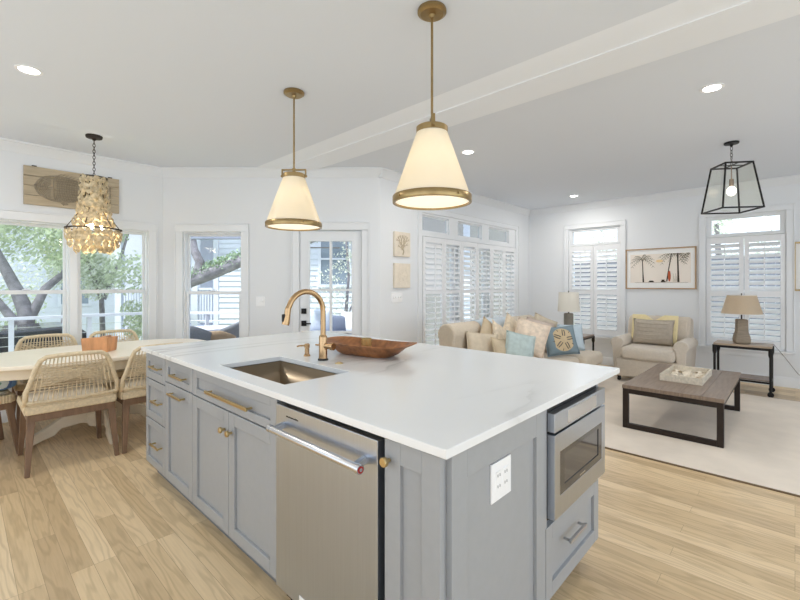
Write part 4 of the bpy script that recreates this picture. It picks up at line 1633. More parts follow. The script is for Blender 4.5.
# sofa: back along the shutters, low left arm, chaise end at right
t = thing('sofa', 'beige slipcovered sofa with a rolled back in front of the shutters', 'sofa')
SX0, SX1 = 3.80, 6.02
b = B()
rbox(b, SX0 + .10, SX1, 1.97, 2.95, RZ + .06, .30, .03)
b.build('base', LINEN, t, sharp=50)
b = B()
pr_ = []
for k in range(15):
    a = R(-30 + 240 * k / 14)
    pr_.append((2.88 + .125 * math.cos(a), .805 + .125 * math.sin(a)))
pr_ += [(2.74, .30), (2.98, .30)]
b.prism(pr_, lambda p, s_: (s_, p[0], p[1]), SX0, SX1 - .15)
b.build('backrest', LINEN, t, bev=.03, seg=3, sharp=50)
b = B()
pr_ = []
for k in range(15):
    a = R(-50 + 280 * k / 14)
    pr_.append((SX0 + .12 + .12 * math.cos(a), .44 + .11 * math.sin(a)))
pr_ += [(SX0 + .03, .08), (SX0 + .22, .08)]
b.prism(pr_, lambda p, s_: (p[0], s_, p[1]), 2.02, 2.84)
b.build('arm', LINEN, t, bev=.025, seg=3, sharp=50)
for x0_, x1_, yf in ((SX0 + .22, 4.70, 1.95), (4.705, 5.36, 1.95), (5.365, SX1, 1.88)):
    b = B()
    rbox(b, x0_, x1_, yf, 2.755, .302, .475, .06)
    b.build('seat_cushion', LINEN, t, sharp=60)
b = B()
for x_, y_ in ((SX0 + .2, 2.05), (SX1 - .08, 2.05), (SX0 + .2, 2.88), (SX1 - .08, 2.88)):
    b.cyl((x_, y_, RZ), (x_, y_, RZ + .07), .025, n=12)
b.build('foot', IRON, t)
# throw over the back
b = B()
n = 16
prof = []
for k in range(n):
    a = R(-20 + 225 * k / (n - 1))
    prof.append((2.88 + .134 * math.cos(a), .805 + .134 * math.sin(a)))
prof = [(3.025, .62)] + prof + [(2.732, .56)]
rows_ = []
for i in range(15):
    x = 4.36 + i * .056
    rows_.append([b.bm.verts.new((x, p[0] + (.004 * math.sin(i * 1.7) if p[0] > 2.82 else -.004 * math.sin(i * 1.7) - .003), p[1] + .004 * math.sin(i * 1.3))) for p in prof])
for a, c in zip(rows_, rows_[1:]):
    for k in range(len(prof) - 1):
        b.bm.faces.new((a[k], c[k], c[k + 1], a[k + 1]))
o = b.build('throw_blanket', mat('pale_blue_throw', S(198, 208, 216), .95, noise=.05, nscale=40, bump=.2, bscale=100), sharp=80)
o.modifiers.new('thickness', 'SOLIDIFY').thickness = .006
tag(o, 'pale blue throw blanket draped over the sofa back', 'blanket')

def cloth(name, col, n=.1, sc=12.0):
    return mat(name, col, .92, noise=n, nscale=sc, bump=.12, bscale=120)
CP1, CP2, CP3 = cloth('plain_beige', S(206, 192, 170)), cloth('cream_floral', S(220, 204, 180), .16, 26), cloth('coral_floral', S(226, 208, 188), .16, 20)
CP4, CP5, CP6 = cloth('dusty_rose', S(204, 188, 176)), cloth('teal_wash', S(180, 194, 192), .12, 18), cloth('sand_dollar_blue', S(128, 146, 154), .06)
CP7, CP8 = cloth('ice_blue', S(200, 214, 222), .05), cloth('tan_linen', S(196, 178, 150))
SZ = .478
pillow(4.13, 2.60, SZ, .20, .17, .07, -28, 22, CP1, 'plain beige pillow at the left end of the sofa', roll=8)
pillow(4.40, 2.66, SZ, .19, .19, .06, -8, 14, CP8, 'tan pillow standing on its corner left of the cream floral ones', roll=35)
pillow(4.50, 2.58, SZ, .19, .19, .06, 10, 16, CP2, 'cream floral pillow just below the pale blue throw', roll=24)
pillow(4.86, 2.60, SZ, .20, .20, .07, -12, 16, CP2, 'large cream floral pillow tipped on its corner under the throw', roll=38)
pillow(4.78, 2.34, SZ, .20, .215, .085, -58, 18, CP3, 'large coral-patterned cream pillow in the middle of the sofa', roll=16)
pillow(5.30, 2.50, SZ, .18, .20, .07, -55, 14, CP4, 'dusty rose pillow behind the coral-patterned one', roll=16)
pillow(5.70, 2.60, SZ, .18, .20, .06, -35, 12, CP1, 'cream pillow at the very back beside the lamp', roll=24)
pillow(4.22, 2.42, SZ, .14, .14, .05, 0, 22, CP8, 'small tan pillow in front of the floral pillows', roll=12)
pillow(4.38, 2.27, SZ, .17, .165, .06, -42, 22, CP5, 'small teal-washed pillow at the front of the sofa', roll=14)
def sand_dollar(o):
    b = B()
    y = -.083
    def dome(x, z, e=0.004):
        u_, v_ = x / .19, z / .18
        return -.085 * max(0, (1 - abs(u_) ** 2.4) * (1 - abs(v_) ** 2.4)) ** .55 - e
    n, m_ = 32, 6
    rings = [[b.bm.verts.new((0, dome(0, 0), 0))]]
    for j in range(1, m_ + 1):
        r_ = .145 * j / m_
        rings.append([b.bm.verts.new((r_ * math.cos(2 * PI * k / n), dome(r_ * math.cos(2 * PI * k / n), r_ * math.sin(2 * PI * k / n)), r_ * math.sin(2 * PI * k / n))) for k in range(n)])
    for k in range(n):
        b.bm.faces.new((rings[0][0], rings[1][k], rings[1][(k + 1) % n]))
        for j in range(1, m_):
            b.bm.faces.new((rings[j][k], rings[j + 1][k], rings[j + 1][(k + 1) % n], rings[j][(k + 1) % n]))
    b.build('sand_dollar_print', cloth('sand_dollar_tan', S(206, 184, 148), .08), o, sharp=80)
    b = B()
    for k in range(10):
        a = k * PI / 5 + .2
        if k % 2 == 0:
            for off in (-.014, .014):
                pts = []
                for f in (.045, .075, .105, .125):
                    x = f * math.sin(a) + off * math.cos(a) * (1.2 - abs(f - .08) * 9)
                    z = f * math.cos(a) - off * math.sin(a) * (1.2 - abs(f - .08) * 9)
                    pts.append((x, dome(x, z, .006), z))
                b.tube(pts, .006, 5)
        else:
            pts = []
            for f in (.115, .14):
                x, z = f * math.sin(a), f * math.cos(a)
                pts.append((x, dome(x, z, .006), z))
            b.tube(pts, .004, 5)
    b.build('petal_mark', cloth('dark_petals', S(104, 98, 92), .05), o)
pillow(5.25, 2.16, SZ, .215, .185, .085, -40, 20, CP6, 'slate blue pillow printed with a tan sand dollar', roll=-4, parts=sand_dollar)
pillow(5.80, 2.24, SZ, .17, .18, .07, -45, 16, CP7, 'ice blue pillow behind the sand dollar pillow')

# end table beside the sofa, lamp on it
t = thing('end_table', 'black iron end table with casters beside the chaise end of the sofa', 'side table', (0, 0, RZ))
ex0, ex1, ey0, ey1, ez = 6.10, 6.52, 2.19, 2.78, .60
B().box(ex0 - .01, ex1 + .01, ey0 - .01, ey1 + .01, ez, ez + .022).build('top', WEATH, t, bev=.002)
b = B()
for p, q in (((ex0, ey0), (ex1, ey0)), ((ex1, ey0), (ex1, ey1)), ((ex1, ey1), (ex0, ey1)), ((ex0, ey1), (ex0, ey0))):
    b.bar((*p, ez - .014), (*q, ez - .014), .022, .022)
b.build('top_rail', BLACK, t)
b = B()
for p, q in (((ex0, ey0), (ex1, ey0)), ((ex1, ey0), (ex1, ey1)), ((ex1, ey1), (ex0, ey1)), ((ex0, ey1), (ex0, ey0))):
    b.bar((*p, .156), (*q, .156), .018, .018)
b.build('lower_rail', BLACK, t)
for x_ in (ex0, ex1):
    for y_ in (ey0, ey1):
        b = B().cyl((x_, y_, .05), (x_, y_, ez - .003), .013, n=12)
        b.lathe([(.013, ez - .10), (.022, ez - .07), (.022, ez - .003)], (x_, y_, 0), 14)
        b.cyl((x_ - .011, y_, .026), (x_ + .011, y_, .026), .026, n=16)
        b.build('leg', BLACK, t)
B().box(ex0, ex1, ey0, ey1, .165, .182).build('shelf', WEATH, t)

def table_lamp(loc, label, body, shade, mbody, harp, pw, square=False, rz=0):
    t = thing('table_lamp', label, 'lamp', loc, rz)
    if square:
        b = B()
        vs = []
        for r_, z in body:
            vs.append([b.bm.verts.new((sx * r_, sy * r_, z)) for sx, sy in ((-1, -1), (1, -1), (1, 1), (-1, 1))])
        for a, c in zip(vs, vs[1:]):
            for k in range(4):
                b.bm.faces.new((a[k], a[(k + 1) % 4], c[(k + 1) % 4], c[k]))
        b.bm.faces.new(vs[0][::-1])
        b.bm.faces.new(vs[-1])
        b.build('base', mbody, t, bev=.006)
    else:
        B().lathe([(.0001, body[0][1])] + body + [(.0001, body[-1][1])], n=28).build('base', mbody, t)
    zt_ = body[-1][1]
    r0, z0, r1, z1 = shade
    B().cyl((0, 0, zt_ - .002), (0, 0, z0 + .06), .009, n=12).build('neck', IRON, t)
    sh_ = B().lathe([(r0, z0), (r1, z1), (r1 - .003, z1), (r0 - .003, z0), (r0, z0)], n=40)
    so = sh_.build('lamp_shade', LSHADE, t)
    b = B()
    for zz, rr_ in ((z0, r0), (z1, r1)):
        b.tube([((rr_ - .001) * math.cos(2 * PI * k / 40), (rr_ - .001) * math.sin(2 * PI * k / 40), zz) for k in range(40)], .003, 6, closed=True)
    b.build('shade_trim', LSHADE, so)
    b = B()
    for a in (0, 2 * PI / 3, 4 * PI / 3):
        b.tube([(0, 0, z1 - .01), (r1 * math.cos(a) * .99, r1 * math.sin(a) * .99, z1 - .004)], .002, 5)
    b.tube([(0, 0, z0 + .05), (.045, 0, z0 + .10), (.045, 0, z1 - .05), (0, 0, z1 - .005)], .0025, 5)
    b.tube([(0, 0, z0 + .05), (-.045, 0, z0 + .10), (-.045, 0, z1 - .05), (0, 0, z1 - .005)], .0025, 5)
    b.cyl((0, 0, z1 - .012), (0, 0, z1 + .012), .005, n=10)
    b.ell((0, 0, z1 + .018), .008, .008, .009)
    b.build('harp', IRON, t)
    B().ell((0, 0, z0 + .11), .028, .028, .04).build('bulb', PLAST, t)
    return t
table_lamp((6.30, 2.47, RZ + .622), 'table lamp with a white drum shade beside the sofa',
           [(.075, 0), (.08, .01), (.08, .03), (.068, .04), (.068, .30), (.062, .315)], (.155, .345, .140, .625), LBODYG, .2, 0)
# console table under the right window
t = thing('console_table', 'wood-topped side table with black pipe legs and casters under the right window', 'side table')
x0_, x1_, y0_, y1_, zz = 6.80, 7.16, .215, .765, .595
B().box(x0_ - .012, x1_ + .012, y0_ - .012, y1_ + .012, zz, zz + .024).build('top', mat('grey_oak_top', S(170, 150, 128), .5, noise=.15, nscale=6, stretch=(8, 1, 1)), t, bev=.002)
b = B()
for p, q in (((x0_, y0_), (x1_, y0_)), ((x1_, y0_), (x1_, y1_)), ((x1_, y1_), (x0_, y1_)), ((x0_, y1_), (x0_, y0_))):
    b.bar((*p, zz - .016), (*q, zz - .016), .022, .030)
b.build('top_rail', BLACK, t)
b = B()
for p, q in (((x0_, y0_), (x1_, y0_)), ((x1_, y0_), (x1_, y1_)), ((x1_, y1_), (x0_, y1_)), ((x0_, y1_), (x0_, y0_))):
    b.bar((*p, .17), (*q, .17), .018, .024)
b.build('lower_rail', BLACK, t)
B().box(x0_ + .01, x1_ - .01, y0_ + .01, y1_ - .01, .183, .198).build('shelf', WEATH, t, bev=.002)
for x_ in (x0_, x1_):
    for y_ in (y0_, y1_):
        b = B().cyl((x_, y_, .06), (x_, y_, zz), .014, n=12)
        b.lathe([(.014, zz - .12), (.024, zz - .085), (.024, zz)], (x_, y_, 0), 14)
        lg = b.build('leg', BLACK, t)
        b = B().cyl((x_ - .012, y_, .032), (x_ + .012, y_, .032), .032, n=18)
        b.box(x_ - .018, x_ + .018, y_ - .010, y_ + .010, .055, .085)
        b.build('caster', BLACK, lg)
table_lamp((6.93, .50, zz + .024), 'table lamp with a tan shade and wooden bottle base under the right window',
           [(.062, 0), (.072, .01), (.078, .05), (.072, .10), (.058, .15), (.054, .29), (.058, .30), (.045, .315)], (.212, .385, .150, .62), LBODY, .2, 0, square=True, rz=R(20))
LS2 = mat('tan_linen_shade', S(222, 204, 178), .9, noise=.03, nscale=60, trans=.35)
for o in bpy.data.objects:
    if o.name.startswith('lamp_shade') and o.parent and o.parent.get('label', '').startswith('table lamp with a tan'):
        o.data.materials[0] = LS2
o = B().tube([(6.93, .43, .6235), (7.02, .32, .6235), (7.20, .20, .61), (7.30, .10, .45), (7.42, -.02, .24), (7.54, -.12, .12), (7.62, -.22, .10), (7.628, -.30, .20), (7.63, -.34, .32)], .0035, 6).build('lamp_cord', mat('grey_cord', S(130, 126, 122), .6, noise=.05))
tag(o, 'thin grey lamp cord sagging from the side table to the right', 'cord')

# armchair
t = thing('armchair', 'beige slipcovered rolled-arm armchair below the beach print', 'armchair', (6.42, 1.47, RZ), R(0))
# local: faces -X; x from 0 (front) to .95 (back), y from -.47 to .47
b = B()
rbox(b, .04, .90, -.40, .40, .07, .33, .025)
b.build('base', LINENC, t, sharp=50)
b = B()
rbox(b, -.02, .64, -.325, .325, .325, .495, .055)
b.build('seat_cushion', LINENC, t, sharp=60)
b = B()
prof = [(.60, .30), (.64, .60), (.70, .84), (.735, .885), (.79, .90), (.86, .885), (.905, .84), (.915, .60), (.91, .10), (.60, .10)]
b.prism(prof, lambda p, s_: (p[0], s_, p[1]), -.41, .41)
b.build('backrest', LINENC, t, bev=.06, seg=4, sharp=50)
for s_ in (-1, 1):
    b = B()
    pr_ = []
    for k in range(15):
        a = R(-40 + 260 * k / 14)
        pr_.append((s_ * (.385 + .09 * math.cos(a)), .535 + .085 * math.sin(a)))
    pr_ += [(s_ * .345, .08), (s_ * .425, .08)]
    b.prism(pr_, lambda p, q: (q, p[0], p[1]), .07, .80)
    b.build('arm', LINENC, t, bev=.02, seg=3, sharp=50)
for x_ in (.09, .84):
    for y_ in (-.36, .36):
        b = B().cyl((x_, y_, .04), (x_, y_, .075), .022, .028, n=12)
        b.cyl((x_ - .015, y_, .024), (x_ + .015, y_, .024), .024, n=14)
        b.build('caster', BLACK, t)
# its cushion
b = pillow_geo(B(), .265, .19, .09)
t2 = thing('chair_cushion', 'taupe cushion with pale yellow flange propped in the armchair', 'cushion', (6.93, 1.50, .508), R(-90))
o = b.build('cover', TAUPE, t2, sharp=120)
ro = Matrix.Rotation(R(-16), 4, 'X')
o.matrix_local = Matrix.Translation((0, 0, .182)) @ ro
b = B()
poly = []
for (x_, z_) in ((-.29, -.19), (.29, -.19), (.295, .235), (.12, .235), (0, .15), (-.12, .235), (-.295, .235)):
    poly.append((x_, z_))
b.prism(poly, lambda p, s_: (p[0], s_, p[1]), .012, .030)
f = b.build('flange', YELLOWP, t2, bev=.006)
f.matrix_local = Matrix.Translation((0, .045, .202)) @ ro
b = B()
for k in range(5):
    z_ = -.10 + k * .055
    b.tube([(x_ / 10 * .2, -.09 * max(0, (1 - abs(x_ / 10 * .2 / .265) ** 2.4) * (1 - abs((z_ - .02 * (1 - (x_ / 10) ** 2)) / .19) ** 2.4)) ** .55 - .002, z_ - .02 * (1 - (x_ / 10) ** 2)) for x_ in range(-10, 11)], .006, 6)
b.build('fold', TAUPE, o, sharp=120)

# ------------------------------------------------------------------ outside
def at(px, d, z):
    r_ = (px - 400) / 418.0
    return Vector((FW.x * d + RT.x * d * r_, FW.y * d + RT.y * d * r_, z))
def atz(px, py, d):
    return at(px, d, 1.372 - (py - 285) / 418.0 * d)

b = B().box(-18, 45, YD + T, 60, -1.1, -.9)
tag(b.build('lawn', GRASS), 'pale lawn outside the house', 'lawn', kind='structure')
b = B().box(XR + T + .1, 45, -30, YD + T, -1.1, -.9)
tag(b.build('side_lawn', GRASS), 'pale lawn beyond the living room windows', 'lawn', kind='structure')
MDK = frame_mat(CORNER + FW * (T + .01), RT, FW)
b = B()
for i in range(20):
    b.box(-3.6, 3.0, i * .14 + .002, i * .14 + .138, -.10, -.03)
o = b.build('porch_deck', DECKM)
o.matrix_world = MDK
tag(o, 'grey boarded deck outside the angled wall', 'deck', kind='structure')

b = B().box(6.5, 15, 7.2, 7.35, -.9, 3.9)
tag(b.build('wall_shutter_backdrop', mat('grey_backdrop_wall', S(162, 157, 156), .8, noise=.02)), 'grey backdrop wall added outside to darken the view through the tall shutters', 'wall', kind='structure')  # added wall, keeps the gaps of the tall shutters from blowing out
# deck railing
t = thing('deck_railing', 'grey deck railing seen through the sash windows', 'railing', (0, 0, 0))
b = B()
q0 = at(150, 7.6, 0)
runs = [(Vector((-1.6, q0.y, 0)), q0), (q0, at(250, 7.6, 0))]
for p, q in runs:
    b = B()
    b.bar((p.x, p.y, .865), (q.x, q.y, .865), .09, .045)
    b.build('top_rail', PTOP, t)
    b = B()
    b.bar((p.x, p.y, .05), (q.x, q.y, .05), .06, .045)
    b.build('bottom_rail', PTOP, t)
    for k in range(1, 6):
        z = .05 + k * .135
        B().tube([(p.x, p.y, z), (q.x, q.y, z)], .004, 5).build('cable', NICKEL, t)
for c in (Vector((-1.5, q0.y, 0)), Vector((-.2, q0.y, 0)), Vector((.55, q0.y, 0)), Vector((1.50, q0.y, 0)), q0, at(207, 7.6, 0), at(248, 7.6, 0)):
    B().bar((c.x, c.y, -.9), (c.x, c.y, .84), .06, .06).build('post', PTOP, t)

# patio table and chairs
t = thing('patio_table', 'pale topped patio table on the deck outside the window', 'table')
c = at(208, 7.05, 0)
B().lathe([(.0001, .62), (.38, .62), (.40, .63), (.40, .655), (.0001, .655)], (c.x, c.y, 0), 36).build('tabletop', PTOP, t)
b = B().lathe([(.0001, -.028), (.22, -.028), (.22, -.01), (.05, .02), (.04, .62), (.0001, .62)], (c.x, c.y, 0), 20)
b.build('pedestal', PATIO, t)
def patio_chair(loc, rz, label, m=PATIO):
    t = thing('patio_chair', label, 'chair', loc, rz, group='rounded patio chairs')
    b = B()
    n = 18
    rows_ = []
    for j, z in enumerate((.38, .47, .59, .72, .80)):
        row = []
        for k in range(n + 1):
            a = R(170 + 200 * k / n)
            drop = max(0, abs(k / n * 2 - 1) - .35) * .22 * (j / 4)
            r_ = .25 + .02 * j
            row.append(b.bm.verts.new((r_ * math.cos(a), r_ * math.sin(a), z - drop)))
        rows_.append(row)
    for a, c_ in zip(rows_, rows_[1:]):
        for k in range(n):
            b.bm.faces.new((a[k], a[k + 1], c_[k + 1], c_[k]))
    o = b.build('shell_back', m, t, sharp=80)
    o.modifiers.new('thickness', 'SOLIDIFY').thickness = .03
    B().lathe([(.0001, .36), (.24, .36), (.26, .38), (.25, .43), (.0001, .44)], n=28).build('seat', m, t)
    for sx in (-1, 1):
        for sy in (-1, 1):
            B().bar((sx * .15, sy * .15, .37), (sx * .21, sy * .21, -.028), .03, .03, .02, .02).build('leg', TEAK, t)
    return t
c = at(190, 6.02, 0)
pc = patio_chair((c.x, c.y, 0), R(-46), 'grey rounded patio chair at the lower left of the angled window')
c = at(228, 6.75, 0)
dup(pc, 'grey rounded patio chair right of the patio table outside the window', (c.x, c.y, 0), R(45))
c = at(213, 6.3, 0)
dup(pc, 'teak-trimmed patio chair nearest the angled window', (c.x, c.y, -.003), R(-38))
last = [k for k in bpy.data.objects if k.get('label', '').startswith('teak-trimmed patio')][0]
last.scale = (1, 1, .88)
last.location.z = -.003
for k in kids(last):
    if k.name.startswith('shell_back'):
        k.data = k.data.copy()
        k.data.materials[0] = TEAK

# outdoor sofa through the glazed door
c = at(333, 6.9, 0)
t = thing('outdoor_sofa', 'blue cushioned outdoor sofa on the porch behind the glazed door', 'sofa', (c.x, c.y, 0), -math.atan2(FW.x, FW.y))
b = B()
b.box(-.75, .75, -.35, .35, -.028, .38)
b.build('frame', TEAK, t)
b = B()
rbox(b, -.73, .73, -.36, .30, .381, .56, .04)
b.build('seat_cushion', NAVY, t, sharp=50)
b = B()
rbox(b, -.75, -.56, -.35, .35, .561, .80, .04)
b.build('arm_cushion', NAVY, t, sharp=50)
b = B()
rbox(b, -.55, .73, .22, .40, .561, .78, .04)
b.build('back_cushion', NAVY, t, sharp=50)
def out_pillow(dx, dy, m, label, rz, a=.2):
    b = pillow_geo(B(), a, a, .08)
    o = b.build('outdoor_pillow', m, sharp=120)
    p_ = at(333 + dx, 6.9 + dy, 0)
    o.matrix_world = Matrix.Translation((p_.x, p_.y, .563 + a * .96)) @ Matrix.Rotation(-math.atan2(FW.x, FW.y) + R(rz), 4, 'Z') @ Matrix.Rotation(R(-12), 4, 'X')
    tag(o, label, 'pillow', 'outdoor pillows behind the door')
out_pillow(-15, -.02, PGREY, 'pale grey outdoor pillow at the left of the porch sofa', 20, .22)
out_pillow(7, .02, mat('charcoal_pillow', S(96, 104, 122), .9, noise=.05), 'charcoal outdoor pillow in the middle of the porch sofa', 0, .16)
out_pillow(18, .02, MATTE, 'white outdoor pillow at the right of the porch sofa', -15, .19)

# porch fan, hung from a porch beam
t = thing('porch_beam', 'dark porch roof beam seen at the top of the angled window', 'beam')
b = B()
p, q = at(150, 7.9, 0), at(420, 7.9, 0)
b.bar((p.x, p.y, 2.42), (q.x, q.y, 2.42), .14, .36)
b.build('beam', mat('grey_porch_beam', S(130, 136, 152), .7, noise=.05), t)
for px in (155, 300, 415):
    c = at(px, 7.9, 0)
    B().bar((c.x, c.y, -.9), (c.x, c.y, 2.24), .10, .10).build('post', SIDING, t) if px != 300 else None
c = at(300, 7.0, 0)
t = thing('ceiling_fan', 'dark bladed porch fan seen through the top of the door', 'fan', (c.x, c.y, 2.0), R(10))
b = B().lathe([(.0001, .10), (.05, .10), (.09, .06), (.09, -.01), (.06, -.05), (.0001, -.06)], n=24)
b.cyl((0, 0, .09), (0, 0, .52), .014, n=10)
p_ = at(300, 7.9, 0) - c
b.build('motor', FANM, t)
for k in range(4):
    a = k * PI / 2 - R(50)
    B().bar((.08 * math.cos(a), .08 * math.sin(a), 0), (.66 * math.cos(a), .66 * math.sin(a), 0), .10, .012, .14, .012).build('blade', FANM, t)
c2 = at(300, 7.9, 0)
b = B().bar((c.x, c.y, 2.53), (c2.x + FW.x * .05, c2.y + FW.y * .05, 2.53), .05, .04)
tag(b.build('fan_bracket', FANM), 'dark bracket carrying the porch fan from the beam', 'bracket')

# neighbouring house across the garden
t = thing('neighbour_house', 'white clapboard neighbouring house with a railed porch', 'house', mw=frame_mat(FW * 12.5, RT, FW))
def boards(b, u0, u1, z0, z1, y, pitch=.16):
    z = z0
    while z < z1 - .01:
        zz_ = min(z + pitch, z1)
        b.prism([(y, z), (y - .03, z), (y - .006, zz_), (y, zz_)], lambda p, s_: (s_, p[0], p[1]), u0, u1)
        z += pitch
uh = lambda px, d: (px - 400) / 418.0 * d
b = B()
boards(b, uh(214, 12.5), uh(300, 12.5), -.9, 4.6, 0)
boards(b, uh(300, 12.5), uh(470, 12.5), -.9, 4.6, 0)
b.build('clapboard_wall', SIDING, t)
b = B().box(uh(214, 12.5), uh(470, 12.5), .02, .2, -.9, 4.6)
b.box(uh(214, 12.5), uh(214, 12.5) + .15, -.05, .02, -.9, 4.6)
b.build('wall', SIDING, t)
b = B()
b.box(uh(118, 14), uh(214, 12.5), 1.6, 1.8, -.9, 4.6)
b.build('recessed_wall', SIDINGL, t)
b = B()
b.box(uh(118, 12.5), uh(214, 12.5) - .01, -.1, 1.6, -.15, .05)
b.box(uh(118, 12.5), uh(214, 12.5) - .01, -.1, 0, -.9, -.15)
b.build('porch_floor', SIDING, t)
b = B()
r0_, r1_ = uh(118, 12.5), uh(214, 12.5) - .02
b.box(r0_, r1_, -.06, .02, 1.22, 1.29)
b.box(r0_, r1_, -.05, .01, .25, .31)
n = 34
for i in range(n):
    u_ = r0_ + .05 + (r1_ - r0_ - .1) * i / (n - 1)
    b.box(u_ - .022, u_ + .022, -.04, 0, .31, 1.22)
b.build('porch_railing', SIDING, t)
for px in (120, 150, 196):
    B().box(uh(px, 12.5) - .09, uh(px, 12.5) + .09, -.10, .08, .05, 3.2).build('porch_column', SIDING, t)
for px, z0_ in ((335, 1.3), (322, 1.3), (405, 1.3)):
    yw = -.01 if px > 214 else 1.59
    b = B()
    rect_frame(b, uh(px, 12.5) - .5, uh(px, 12.5) + .5, z0_, z0_ + 1.7, yw - .06, yw + .01, .09)
    b.box(uh(px, 12.5) - .45, uh(px, 12.5) + .45, yw - .05, yw + .01, z0_ + .82, z0_ + .88)
    if px == 322:
        b.bm.free()
        continue
    wf = b.build('window', SIDING, t)
    B().box(uh(px, 12.5) - .42, uh(px, 12.5) + .42, yw - .03, yw, z0_ + .08, z0_ + 1.62).build('pane', mat('dusky_pane', S(120, 134, 150), .1, noise=.1, nscale=2), wf)
b = B()
b.prism([(-1.0, 4.5), (-.9, 4.62), (3.2, 6.6), (3.2, 6.4), (.2, 4.6), (-.9, 4.5)], lambda p, s_: (s_, p[0], p[1]), uh(112, 12.5), uh(480, 12.5))
b.build('roof', ROOFM, t)

# trees
def leaves(b, blobs, n, size, rnd):
    for cx, cy, cz, r_ in blobs:
        for _ in range(n):
            while True:
                v_ = Vector((rnd.uniform(-1, 1), rnd.uniform(-1, 1), rnd.uniform(-1, 1)))
                if v_.length < 1:
                    break
            p = Vector((cx, cy, cz)) + v_ * r_
            d = Vector((rnd.uniform(-1, 1), rnd.uniform(-1, 1), rnd.uniform(-1, 1))).normalized()
            u_ = d.orthogonal().normalized()
            w_ = d.cross(u_)
            s_ = size * rnd.uniform(.6, 1.4)
            b.bm.faces.new([b.bm.verts.new(p + u_ * s_), b.bm.verts.new(p + w_ * s_ * .45), b.bm.verts.new(p - u_ * s_), b.bm.verts.new(p - w_ * s_ * .45)])

def tree(label, base_, trunk, blobs, seed, leafm, n=260, size=.085, group='garden trees'):
    n, size = int(n * 2.6), size * .62
    rnd = random.Random(seed)
    t = thing('tree', label, 'tree', (base_.x, base_.y, -.9), 0, group=group)
    b = B()
    for pts, r0_, r1_ in trunk:
        m_ = len(pts)
        b.tube([(p[0], p[1], p[2] + .9) for p in pts], r0_, 10, rads=[r0_ + (r1_ - r0_) * i / (m_ - 1) for i in range(m_)])
    b.build('trunk', BARK, t, sharp=80)
    b = B()
    leaves(b, [(x, y, z + .9, r_) for x, y, z, r_ in blobs], n, size, rnd)
    tag(b.build('foliage', leafm, t, recalc=False), kind='stuff')
    return t
# the big trunk in the left window, forked
c = at(36, 9.0, 0)
c = Vector((1.05, 11.0, 0))
rd = random.Random(2)
def rblobs(k, ax, ay, z0, z1, r0, r1, rnd):
    return [(rnd.uniform(-ax, ax), rnd.uniform(-ay, ay), rnd.uniform(z0, z1), rnd.uniform(r0, r1)) for _ in range(k)]
c = Vector((.92, 11.6, 0))
tree('big forked oak trunk standing behind the left dining window', c,
     [([(0, 0, -.9), (.0, 0, .2), (.06, 0, .8), (-.1, 0, 1.3), (-.45, .1, 2.2), (-.7, .1, 4)], .22, .04), ([(.05, 0, .5), (.35, -.1, 1.3), (.9, -.2, 1.9), (1.5, -.3, 2.4)], .10, .03),
      ([(-.05, 0, .5), (-.4, 0, 1.1), (-.9, 0, 1.5)], .10, .03)],
     rblobs(30, 1.7, 1.5, 1.55, 4.2, .4, .65, rd), 1, LEAF, 190)
c = Vector((2.6, 13.0, 0))
tree('slender pale-leaved tree behind the right dining window', c,
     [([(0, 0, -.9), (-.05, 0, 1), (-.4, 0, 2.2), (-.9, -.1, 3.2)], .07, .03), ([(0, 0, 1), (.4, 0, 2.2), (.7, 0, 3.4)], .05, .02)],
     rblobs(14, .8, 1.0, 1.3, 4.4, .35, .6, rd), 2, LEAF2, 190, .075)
c = Vector((-.3, 14.5, 0))
tree('bushy tree at the far left of the dining windows', c, [([(0, 0, -.9), (.1, 0, 1.6), (0, 0, 3.5)], .2, .08)], rblobs(16, 1.8, 1.4, .6, 5.0, .6, 1.0, rd), 3, LEAF, 200, .09)
c = Vector((2.6, 18.5, 0))
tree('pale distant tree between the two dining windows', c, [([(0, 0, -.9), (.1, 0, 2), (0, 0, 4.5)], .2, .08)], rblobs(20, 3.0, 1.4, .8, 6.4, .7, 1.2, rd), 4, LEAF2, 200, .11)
c = Vector((3.35, 11.9, 0))
tree('low round shrub at the bottom of the right dining window', c, [([(0, 0, -.9), (0, 0, .4)], .05, .03)], rblobs(8, .4, .4, -.2, 1.0, .25, .4, rd), 5, LEAF, 150, .06, 'garden shrubs')
c = at(347, 8.4, 0)
tree('thin sapling with airy leaves behind the glazed door', c, [([(0, 0, -.9), (-.05, 0, .6), (.05, 0, 1.6), (-.1, 0, 3)], .05, .015), ([(0, 0, .7), (.3, -.3, 1.8)], .02, .01)],
     rblobs(9, .45, .45, .8, 2.9, .3, .5, rd), 6, LEAF2, 60, .05)
# oak limb crossing the angled window, covered in ferns
base_ = at(166, 9.4, 0)
t = thing('oak_tree', 'fern-covered oak limb crossing the window in the angled wall', 'tree', (base_.x, base_.y, -.9))
b = B()
pp = [atz(px, py, d) - Vector((base_.x, base_.y, -.9)) for px, py, d in ((166, 296, 9.4), (178, 288, 9.4), (190, 281, 9.4), (212, 273, 9.4), (238, 262, 9.5), (275, 250, 9.7), (320, 236, 10))]
b.tube([(0, 0, 0), (0, 0, 1.0)] + pp[:1], .3, 12, rads=[.34, .28, .24])
b.tube(pp, .2, 12, rads=[.18, .17, .15, .145, .14, .12, .10])
q_ = [atz(px, py, d) - Vector((base_.x, base_.y, -.9)) for px, py, d in ((197, 278, 9.4), (200, 262, 9.4), (194, 250, 9.4), (192, 238, 9.4), (196, 222, 9.4))]
b.tube(q_, .1, 10, rads=[.11, .10, .09, .085, .07])
b.build('limb', BARK, t, sharp=80)
b = B()
rnd = random.Random(8)
bl = []
